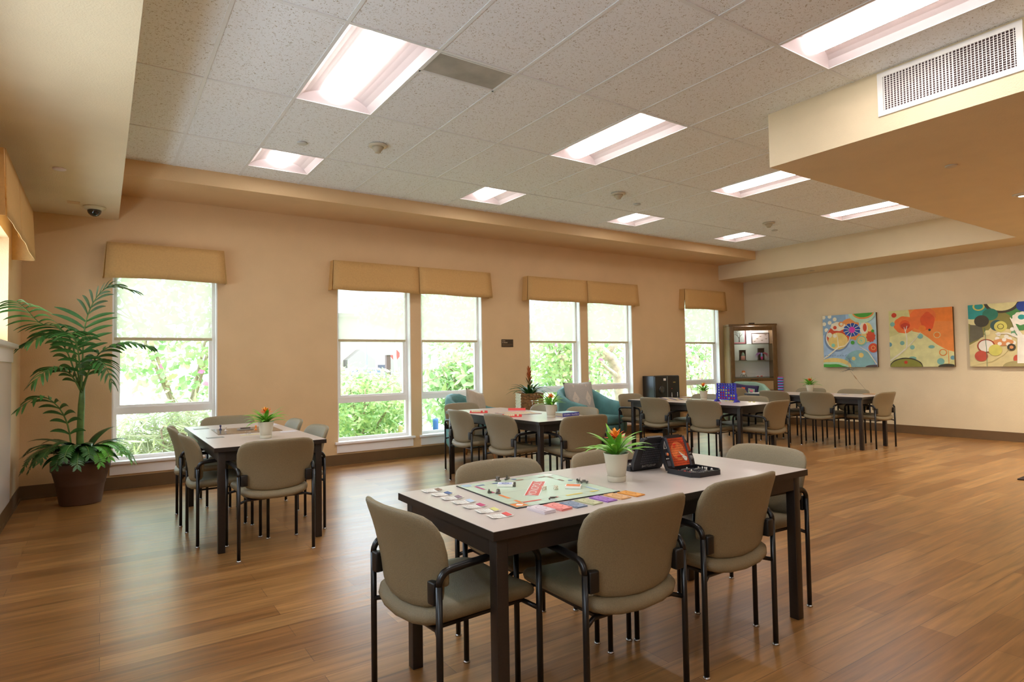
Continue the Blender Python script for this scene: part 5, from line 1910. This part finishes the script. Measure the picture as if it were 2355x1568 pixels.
pillow('throw_pillow', 'navy pillow with orange and pink flowers on the mint armchair', (9.50, 6.68, .62), (R(-12), R(8), R(-50)), .46, .42, .14,
       [mat('pillow_navy', '332A56', 0.8), mat('flower_orange', 'E0602E', 0.8), mat('flower_pink', 'E88CA0', 0.8), mat('flower_mint', '9AC0A4', 0.8)],
       [(-.55, -.1, .05, .045, 0), (-.45, -.02, .04, .05, 0), (-.15, .35, .03, .065, 0), (-.25, .15, .045, .03, 0), (.45, .45, .055, .04, 2), (.45, .45, .03, .022, 1), (-.1, -.75, .05, .035, 2), (-.1, -.75, .028, .02, 1), (.4, -.3, .04, .04, 0)])
t_ = thing('side_table', 'round dark side table holding the woven basket', 'side table', (5.16, 7.22, 0))
obj('tabletop', MB().lathe([(.001, .56), (.26, .56), (.265, .57), (.26, .58), (.001, .58)], seg=32), mat('dark_wood_top', '3A2C20', 0.35), t_)
for k in range(4):
    a = PI / 4 + k * PI / 2
    obj('leg', MB().tube([(.15 * math.cos(a), .15 * math.sin(a), .56), (.20 * math.cos(a), .20 * math.sin(a), .002)], [.014, .010], 8), 'black', t_)
# woven basket with its tall bromeliad
t_ = thing('woven_basket', 'square woven basket planter, brown with one pale side, on the side table', 'basket', (5.16, 7.20, .58), R(-22))
mb = MB()
bw_ = .165
rows = 12
for r_ in range(rows):
    z0, z1 = r_ * .021, (r_ + 1) * .021
    for side in range(4):
        for k in range(8):
            a, b_ = -bw_ + k * bw_ / 4, -bw_ + (k + 1) * bw_ / 4
            o_ = .006 if (k + r_) % 2 else .0
            mi = 1 if side == 3 else 0
            mb.T = Matrix.Rotation(PI / 2 * side, 4, 'Z')
            mb.rbox(a + .001, -bw_ - .004 - o_, z0 + .001, b_ - .001, -bw_ + .004 - o_, z1 - .001, .003, mi)
mb.T = Matrix.Identity(4)
mb.box(-bw_, -bw_, 0, bw_, bw_, .006, 0)
obj('weave', mb, [mat('rattan_brown', '8A6436', 0.6, var=.35, vscale=30), mat('rattan_pale', 'E6DFC8', 0.6, var=.1, vscale=30)], t_)
t2 = thing('tall_bromeliad', 'tall bromeliad with rust orange spike growing in the woven basket', 'potted plant', (5.16, 7.20, .592))
obj('soil', MB().box(-.145, -.145, .15, .145, .145, .19), 'soil', t2, None, (0, 0, R(-22)))
mb = MB()
for i in range(22):
    az = i * 2.4
    k = i / 22
    strap(mb, rn, az, rn.uniform(.38, .46) * (1 - .2 * k), R(48 + 28 * k), R(105 - 25 * k), .019, (.02 * math.cos(az), .02 * math.sin(az), .19), n=11)
obj('foliage', mb, 'leafd', t2)
mb = MB()
mb.tube([(0, 0, .19), (0, 0, .56)], .010, 8, 1)
for i in range(34):
    az = i * 2.4
    z = .34 + .24 * i / 34
    strap(mb, rn, az, .11 * (1 - .35 * i / 34), R(60 + 15 * i / 34), R(18), .011, (.006 * math.cos(az), .006 * math.sin(az), z), n=6, mi=0 if i > 8 else 1)
obj('flower_spike', mb, [mat('spike_rust', 'B8602E', 0.5, var=.3, vscale=20), mat('spike_brown', '7E6030', 0.5)], t2)

# dark floor register at the right edge
t_ = thing('floor_mat', 'dark brown floor mat corner at the right edge of the photo', 'mat', (8.03, 2.06, 0), R(2))
obj('mat_body', MB().box(-.30, -.24, 0, .30, .24, .012, bev=.004), mat('mat_brown', '33241C', 0.9, bump=.5, bscale=200), t_)

# ------------------------------------------------------------------ corner palm in its clay pot
t_ = palm = thing('corner_palm', 'tall potted palm with fern undergrowth in the left room corner', 'potted plant', (-.16, 7.20, 0))
obj('pot', MB().lathe([(.001, 0), (.165, 0), (.170, .01), (.195, .18), (.200, .185), (.201, .20), (.228, .31), (.240, .32), (.242, .39), (.236, .405), (.222, .405), (.215, .36)], seg=48, cap=False), 'terra', t_)
obj('soil', MB().lathe([(.001, .365), (.214, .365)], seg=32, cap=False), 'soil', t_)
o_ = Vector((-.16, 7.20, 0))
obj('trunk', MB().tube([(0, 0, .36), (-.01, -.01, .62), (.0, -.02, .94), (.01, -.03, 1.16)], [.034, .030, .028, .016], 12), 'stem', t_)
def frond(pts, ll, seed, nm='frond', n=15, dz=-.35, w=.018, start=.18, m_='palm'):
    rn = random.Random(seed)
    P = [Vector(p) - o_ for p in pts]
    # resample smoothly
    def cr(t):
        k = len(P) - 1
        x = min(t * k, k - 1e-6)
        i = int(x)
        f = x - i
        p0, p1, p2, p3 = P[max(i - 1, 0)], P[i], P[i + 1], P[min(i + 2, k)]
        return .5 * ((2 * p1) + (p2 - p0) * f + (2 * p0 - 5 * p1 + 4 * p2 - p3) * f * f + (3 * p1 - 3 * p2 + p3 - p0) * f ** 3)
    mb = MB()
    c = [cr(i / 16) for i in range(17)]
    mb.tube([tuple(p) for p in c], [.0075 * (1 - i / 18) + .0015 for i in range(17)], 6, 1)
    for k in range(n):
        t = start + (1 - start) * k / (n - 1)
        p = cr(min(t, .999))
        tg = (cr(min(t + .03, .999)) - cr(max(t - .03, 0))).normalized()
        sd = tg.cross(Vector((0, 0, 1)))
        if sd.length < .2:
            sd = Vector((1, 0, 0))
        sd.normalize()
        for s_ in (-1, 1):
            L = ll * (.55 + .45 * math.sin(PI * min(1, (t - start) / (1 - start) * .85 + .12))) * rn.uniform(.85, 1.1)
            d = (sd * s_ * .9 + tg * (.55 + .5 * (t > .9)) + Vector((0, 0, .18))).normalized()
            lp, ws = [], []
            q = p.copy()
            m__ = 8
            for j in range(m__):
                u = j / (m__ - 1)
                lp.append(tuple(q))
                ws.append(w * (math.sin(PI * min(1, u * .88 + .10)) ** .8) + .0006)
                q = q + d * (L / (m__ - 1))
                d = (d + Vector((0, 0, dz * .42))).normalized()
            mb.ribbon(lp, ws, tg, .25, 0)
    obj(nm, mb, [m_, 'stem'], palm)
FR = [
    ([(-.16, 7.17, 1.12), (-.15, 7.15, 1.48), (-.13, 7.15, 1.74), (-.06, 7.12, 1.95), (.05, 7.10, 2.08), (.20, 7.05, 2.06)], .30, 16),
    ([(-.17, 7.17, 1.10), (-.23, 7.0, 1.52), (-.33, 6.80, 1.66), (-.44, 6.6, 1.68), (-.52, 6.35, 1.78), (-.56, 6.15, 1.82)], .26, 14),
    ([(-.16, 7.15, 1.08), (-.1, 7.1, 1.27), (0, 7.0, 1.45), (.18, 6.95, 1.53), (.36, 6.92, 1.50)], .22, 13),
    ([(-.22, 7.15, .38), (-.25, 7.08, .70), (-.30, 7.02, .88), (-.38, 6.95, 1.0), (-.47, 6.9, 1.04), (-.58, 6.85, .96)], .22, 10),
    ([(-.17, 7.17, 1.08), (-.27, 7.12, 1.44), (-.38, 7.08, 1.60), (-.52, 7.02, 1.55)], .30, 12),
    ([(-.16, 7.15, 1.06), (-.25, 7.1, 1.24), (-.38, 7.02, 1.30), (-.50, 6.95, 1.18)], .22, 11),
    ([(-.15, 7.13, 1.08), (-.07, 7.02, 1.34), (.02, 6.92, 1.32), (.08, 6.88, 1.15)], .20, 11),
    ([(-.16, 7.14, 1.08), (-.18, 6.95, 1.42), (-.22, 6.8, 1.60), (-.26, 6.62, 1.58)], .24, 12),
]
for i, (p_, ll, n_) in enumerate(FR):
    frond(p_, ll, 20 + i, n=n_, dz=-.40 if i != 0 else -.22)
rn = random.Random(31)
# broad dark leaves and fern fronds around the base
for i in range(20):
    az = i * 2.399 + .4
    if math.sin(az) > .75:
        az += 1.2
    mb = MB()
    L = rn.uniform(.36, .46)
    strap(mb, rn, az, L, R(rn.uniform(50, 75)), R(rn.uniform(85, 135)), .048, (.05 * math.cos(az), .05 * math.sin(az) - .01, .38 + .1 * rn.random()), n=12, fold=.3)
    obj('broad_leaf', mb, mat('broad_dark_leaf', '264A22', 0.25, var=.4, vscale=9), palm)
for i in range(19):
    az = R(-205 + i * 12.5)
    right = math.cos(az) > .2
    L = rn.uniform(.40, .54)
    pts = []
    p = o_ + Vector((.07 * math.cos(az), .07 * math.sin(az), .40))
    el = R(rn.uniform(48, 70))
    for j in range(6):
        pts.append(tuple(p))
        p = p + Vector((math.cos(az) * math.cos(el), math.sin(az) * math.cos(el), math.sin(el))) * L / 5
        el -= R(rn.uniform(24, 34))
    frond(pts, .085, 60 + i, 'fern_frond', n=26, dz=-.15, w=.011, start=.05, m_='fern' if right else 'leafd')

# ------------------------------------------------------------------ garden outside
tag(obj('garden_lawn', MB().box(-12, YW + TH + .02, -.42, 60, 70, -.30), mat('lawn', 'B4B99A', 0.9, var=.3, vscale=3)), 'pale green lawn outside the windows', 'lawn', None, 'stuff')
def leafcloud(nleaf, rad, size, seed, mats_, probs, shape='ball', blade=2.2):
    rn = random.Random(seed)
    mb = MB()
    for i in range(nleaf):
        while True:
            v = Vector((rn.uniform(-1, 1), rn.uniform(-1, 1), rn.uniform(-1, 1)))
            l = v.length
            if .25 < l <= 1:
                break
        v = v * (0.75 + .25 * rn.random()) * (1 + .12 * math.sin(v.x * 9 + seed) * math.cos(v.z * 7))
        p = Vector((v.x * rad[0], v.y * rad[1], v.z * rad[2]))
        u = Vector((rn.gauss(0, 1), rn.gauss(0, 1), rn.gauss(0, .7) - .3)).normalized()
        w_ = u.cross(Vector((rn.gauss(0, 1), rn.gauss(0, 1), rn.gauss(0, 1)))).normalized()
        s_ = size * rn.uniform(.6, 1.3)
        r_ = rn.random()
        mi = 0
        acc = 0
        for k, pr in enumerate(probs):
            acc += pr
            if r_ < acc:
                mi = k
                break
        a = p
        b_ = p + u * s_ * blade * .5 + w_ * s_ * .5
        c = p + u * s_ * blade
        d = p + u * s_ * blade * .5 - w_ * s_ * .5
        n_ = u.cross(w_) * s_ * .12
        mb.f([mb.v(a), mb.v(b_ + n_), mb.v(c)], mi)
        mb.f([mb.v(a), mb.v(c), mb.v(d + n_)], mi)
    return mb
def shrub(nm, label, loc, rad, nleaf, size, seed, mats_, probs, group=None, stems=5, cat='shrub', blade=2.2):
    t_ = thing(nm, label, cat, loc, 0, group)
    obj('foliage', leafcloud(nleaf, rad, size, seed, mats_, probs, blade=blade), [M[x] for x in mats_], t_, (0, 0, rad[2] * 1.08))
    rn = random.Random(seed)
    mb = MB()
    for i in range(stems):
        a = rn.uniform(0, 2 * PI)
        e = rn.uniform(.3, .7)
        p0 = Vector((0, 0, 0))
        p1 = Vector((math.cos(a) * rad[0] * e * .5, math.sin(a) * rad[1] * e * .5, rad[2] * .8))
        p2 = Vector((math.cos(a) * rad[0] * e, math.sin(a) * rad[1] * e, rad[2] * 1.5))
        mb.tube([tuple(p0), tuple(p1), tuple(p2)], [.035, .022, .010], 6)
        for k in range(3):
            q = p1.lerp(p2, rn.random())
            mb.tube([tuple(q), tuple(q + Vector((rn.uniform(-.5, .5) * rad[0], rn.uniform(-.5, .5) * rad[1], rn.uniform(.1, .4) * rad[2])))], [.014, .006], 5)
    obj('stems', mb, 'bark', t_)
    return t_
G0 = -.30
shrub('flowering_shrub', 'broad-leaved shrub with pink flowers outside the corner palm window', (1.0, 10.0, .35), (1.7, .9, 1.55), 2600, .085, 1, ['gl1', 'gl2', 'pink', 'gl3'], [.5, .3, .02, .18], blade=1.5)
shrub('grass_clump', 'dry pale grass clump low outside the corner palm window', (.75, 9.0, G0), (1.2, .45, .55), 2600, .022, 2, ['gras', 'gl3'], [.75, .25], stems=3, cat='grass', blade=16)
shrub('garden_shrub', 'rounded light green shrub outside the left pane of the middle window pair', (3.8, 10.4, G0 + .04), (1.25, 1.0, .76), 5200, .05, 3, ['gl3', 'gl1', 'gl2'], [.4, .4, .2])
shrub('garden_shrub', 'yellow-green shrub further back outside the left pane of the middle window pair', (4.3, 13.0, G0 + .04), (2.3, 1.1, .72), 4200, .07, 4, ['gl3', 'gl1'], [.6, .4])
shrub('frangipani_shrub', 'frangipani shrub with white flowers outside the right pane of the middle window pair', (6.05, 10.8, G0 + .04), (.95, .9, .98), 2000, .085, 5, ['gl1', 'gl2', 'whitef', 'gl3'], [.45, .3, .08, .17], stems=11, blade=2.8)
shrub('leafy_tree', 'tall loose tree behind the frangipani, seen through its shade', (8.4, 15.0, .6), (1.9, 1.3, 2.3), 2600, .10, 6, ['gl1', 'gl2', 'gl3'], [.4, .3, .3], cat='tree')
shrub('garden_shrub', 'yellow-green leafy shrub outside the left pane beside the patterned pillow', (8.3, 10.4, .0), (1.15, .8, 1.4), 3000, .085, 7, ['gl1', 'gl3', 'gl2', 'pink'], [.5, .3, .17, .03], blade=1.5)
shrub('garden_shrub', 'leafy shrub with few pink flowers behind the bare tree trunk', (11.6, 13.0, -.1), (1.9, .9, 1.6), 3000, .10, 8, ['gl1', 'gl3', 'gl2', 'pink'], [.5, .3, .17, .03], blade=1.5)
shrub('garden_shrub', 'leafy shrub with pink flowers outside the narrow window by the display cabinet', (12.8, 10.4, -.1), (1.7, .8, 1.65), 3000, .085, 9, ['gl1', 'gl3', 'gl2', 'pink'], [.5, .3, .17, .03], blade=1.5)
# bare curved trunk
t_ = thing('garden_tree', 'tree with smooth curved grey trunk outside the window by the black cabinet', 'tree', (10.35, 10.6, G0))
def rel(p):
    return (p[0] - 10.35, p[1] - 10.6, p[2] - G0)
obj('trunk', MB().tube([rel(p) for p in ((10.36, 10.6, -.30), (10.30, 10.6, .1), (10.24, 10.6, .55), (10.20, 10.6, .90), (10.14, 10.6, 1.15), (9.98, 10.6, 1.36), (9.72, 10.6, 1.50), (9.62, 10.6, 1.62), (9.72, 10.6, 1.74))], [.16, .145, .125, .13, .14, .125, .13, .12, .06], 14), 'bark', t_)
obj('branch', MB().tube([rel(p) for p in ((10.16, 10.6, .92), (9.95, 10.5, 1.0), (9.70, 10.4, 1.10), (9.45, 10.4, 1.28))], [.075, .06, .045, .03], 10), 'bark', t_)
obj('branch', MB().tube([rel(p) for p in ((9.86, 10.6, 1.46), (10.0, 10.5, 1.66), (10.25, 10.5, 2.0), (10.5, 10.4, 2.6))], [.09, .075, .06, .04], 10), 'bark', t_)
obj('foliage', leafcloud(1600, (1.6, .9, .9), .085, 44, None, [.5, .3, .17, .03], blade=1.5), [M[x] for x in ('gl1', 'gl3', 'gl2', 'pink')], t_, rel((10.3, 10.7, 2.75)))
# thin tree behind the shrubs, lamp post, buildings, wall, fence, cars
t_ = thing('street_tree', 'thin leaning street tree in front of the pale buildings', 'tree', (9.2, 22.0, -.2))
obj('trunk', MB().tube([(0, 0, 0), (.25, 0, 1.2), (.15, 0, 2.3), (.45, 0, 3.4)], [.09, .08, .06, .04], 8), 'bark', t_)
obj('foliage', leafcloud(1100, (1.9, 1.4, .7), .11, 51, None, [.6, .4]), [M['gl3'], M['gl2']], t_, (.4, 0, 3.5))
bl = [mat('bldg_cream', 'A89F92', 0.8), mat('bldg_grey', '87938C', 0.8), mat('bldg_dark', '44444E', 0.8), mat('bldg_white', 'B4B2AE', 0.8), mat('bldg_red', 'B23A30', 0.8), mat('bldg_roof', '78726A', 0.8)]
t_ = thing('shop_building', 'cream building with dark doorways far outside the left pane of the middle windows', 'building', (18.0, 46.0, -.2))
obj('wall', MB().box(-5.5, 0, 0, 5.5, 6, 5.2), bl[0], t_)
obj('grey_wing', MB().box(-6.4, -1.2, 0, -3.6, 0, 4.8), bl[1], t_)
obj('doorway', MB().box(-4.9, -1.25, .4, -4.0, -1.2, 2.9), bl[2], t_)
obj('gable_porch', MB().prism([(-2.6, 0), (-2.6, 1.9), (-1.6, 2.7), (-.4, 1.9), (-.4, 0)], 1, -1.0, 0), bl[5], t_)
obj('garage_door', MB().box(1.2, -.05, 0, 3.4, 0, 2.0), bl[5], t_)
obj('window', MB().box(.2, -.05, .5, .8, 0, 1.5), bl[2], t_)
obj('roof', MB().box(-5.8, -.4, 5.2, 5.8, 6.2, 5.5), bl[5], t_)
t_ = thing('shop_building', 'white shop with red sign band far outside the right pane of the middle windows', 'building', (30.0, 50.0, -.2))
obj('wall', MB().box(-6.0, 0, 0, 7, 6, 4.2), bl[3], t_)
obj('sign_band', MB().box(-3.0, -.1, 2.4, 2.6, 0, 3.0), bl[4], t_)
obj('doorway', MB().box(-1.0, -.06, 0, .8, 0, 1.7), bl[2], t_)
obj('road_wall', MB().box(6.0, 30.0, -.299, 26, 30.3, .75), mat('wall_pale', 'B4B4B2', 0.8))
tag([o for o in COL.objects if o.name == 'road_wall'][0], 'long low pale wall along the street outside', 'garden wall')
def fence(label, x0, x1, y):
    t_ = thing('mesh_fence', label, 'fence', (x0, y, -.3))
    n_ = int((x1 - x0) / .9) + 1
    for i in range(n_):
        X = (x1 - x0) * i / (n_ - 1)
        obj('post', MB().box(X - .02, -.02, 0, X + .02, .02, 1.35), mat('fence_metal', '8E9698', 0.5), t_)
    obj('rail', MB().box(0, -.015, 1.30, x1 - x0, .015, 1.34).box(0, -.015, .2, x1 - x0, .015, .23), mat('fence_metal', '8E9698', 0.5), t_)
fence('thin metal fence beyond the light green shrubs', 6.2, 8.9, 18.0)
def car(label, x, y, col, rz=0):
    t_ = thing('parked_car', label, 'car', (x, y, -.3), rz, 'parked cars beyond the street wall')
    mb = MB().prism([(-2.1, .35), (-2.05, .85), (-1.3, .95), (-.7, 1.42), (.8, 1.42), (1.35, .98), (2.1, .88), (2.15, .4)], 1, -.85, .85)
    obj('car_body', mb, mat('car_' + col, col, 0.25, coat=.5), t_)
    obj('side_window', MB().prism([(-1.15, .97), (-.65, 1.34), (.75, 1.34), (1.2, .99)], 1, -.86, -.855), mat('car_glass', '4A5560', 0.1), t_)
    for x_ in (-1.35, 1.35):
        w_ = MB()
        w_.T = Matrix.Translation((x_, -.75, .33)) @ Matrix.Rotation(R(90), 4, 'X')
        w_.lathe([(.001, -.11), (.33, -.11), (.33, .11), (.001, .11)], seg=20)
        obj('wheel', w_, 'blackp', t_)
car('white parked car on the left beyond the street wall', 12.2, 33.5, 'C8C8C6')
car('silver parked car on the right beyond the street wall', 17.4, 33.5, 'A0A6AA')
t_ = thing('stop_sign', 'small red and white road sign in front of the cream building', 'sign', (17.5, 41.0, -.3))
obj('post', MB().tube([(0, 0, 0), (0, 0, 2.4)], .04, 8), mat('fence_metal', '8E9698'), t_)
mb = MB()
mb.T = Matrix.Translation((0, -.05, 2.3)) @ Matrix.Rotation(R(90), 4, 'X') @ Matrix.Rotation(R(22.5), 4, 'Z')
mb.lathe([(.001, 0), (.38, 0), (.38, .02), (.001, .02)], seg=8, sm=False)
obj('sign_plate', mb, bl[4], t_)
t_ = thing('lamp_post', 'grey street lamp post outside the left pane of the middle windows', 'lamp post', (12.0, 32.0, -.3))
obj('pole', MB().tube([(0, 0, 0), (0, 0, 6.2), (.3, 0, 6.5), (1.2, 0, 6.6)], .06, 8), mat('fence_metal', '8E9698'), t_)
obj('lamp_head', MB().box(.9, -.12, 6.52, 1.6, .12, 6.64, bev=.03), bl[5], t_)
t_ = thing('dark_post', 'dark brown post with pale sign at the right edge of the left middle pane', 'post', (6.62, 16.0, -.3))
obj('pole', MB().box(-.06, -.06, 0, .06, .06, 1.9), mat('post_brown', '54403A', 0.7), t_)
obj('sign_plate', MB().box(-.26, -.09, 1.85, .22, -.06, 2.15), bl[3], t_)
for x, y, lb in ((2.98, 8.75, 'left small orange garden marker cone outside the middle windows'), (3.10, 8.78, 'right small orange garden marker cone outside the middle windows')):
    tag(obj('marker_cone', MB().lathe([(.001, 0), (.035, 0), (.012, .10), (.001, .11)], seg=12), mat('cone_red', 'F0694E', 0.6), None, (x, y, .07)), lb, 'cone')
tag(obj('planting_bed', MB().box(2.2, 8.5, G0 - .02, 5.2, 9.4, .07), mat('bed_grass', 'A9C468', 0.9, var=.3, vscale=8)), 'raised strip of bright grass just outside the middle windows', 'lawn', None, 'stuff')
tag(obj('garden_bollard', MB().lathe([(.001, 0), (.05, 0), (.05, .55), (.04, .58), (.001, .585)], seg=14), mat('bollard_blue', '3A66B0', 0.5), None, (5.05, 10.0, G0 + .001)), 'blue garden bollard outside the right middle pane', 'bollard')
tag(obj('garden_bollard', MB().lathe([(.001, 0), (.04, 0), (.04, .50), (.03, .53), (.001, .535)], seg=14), mat('bollard_pale', 'CDBB8E', 0.5), None, (4.25, 9.75, G0 + .001)), 'pale garden bollard outside the left middle pane', 'bollard')
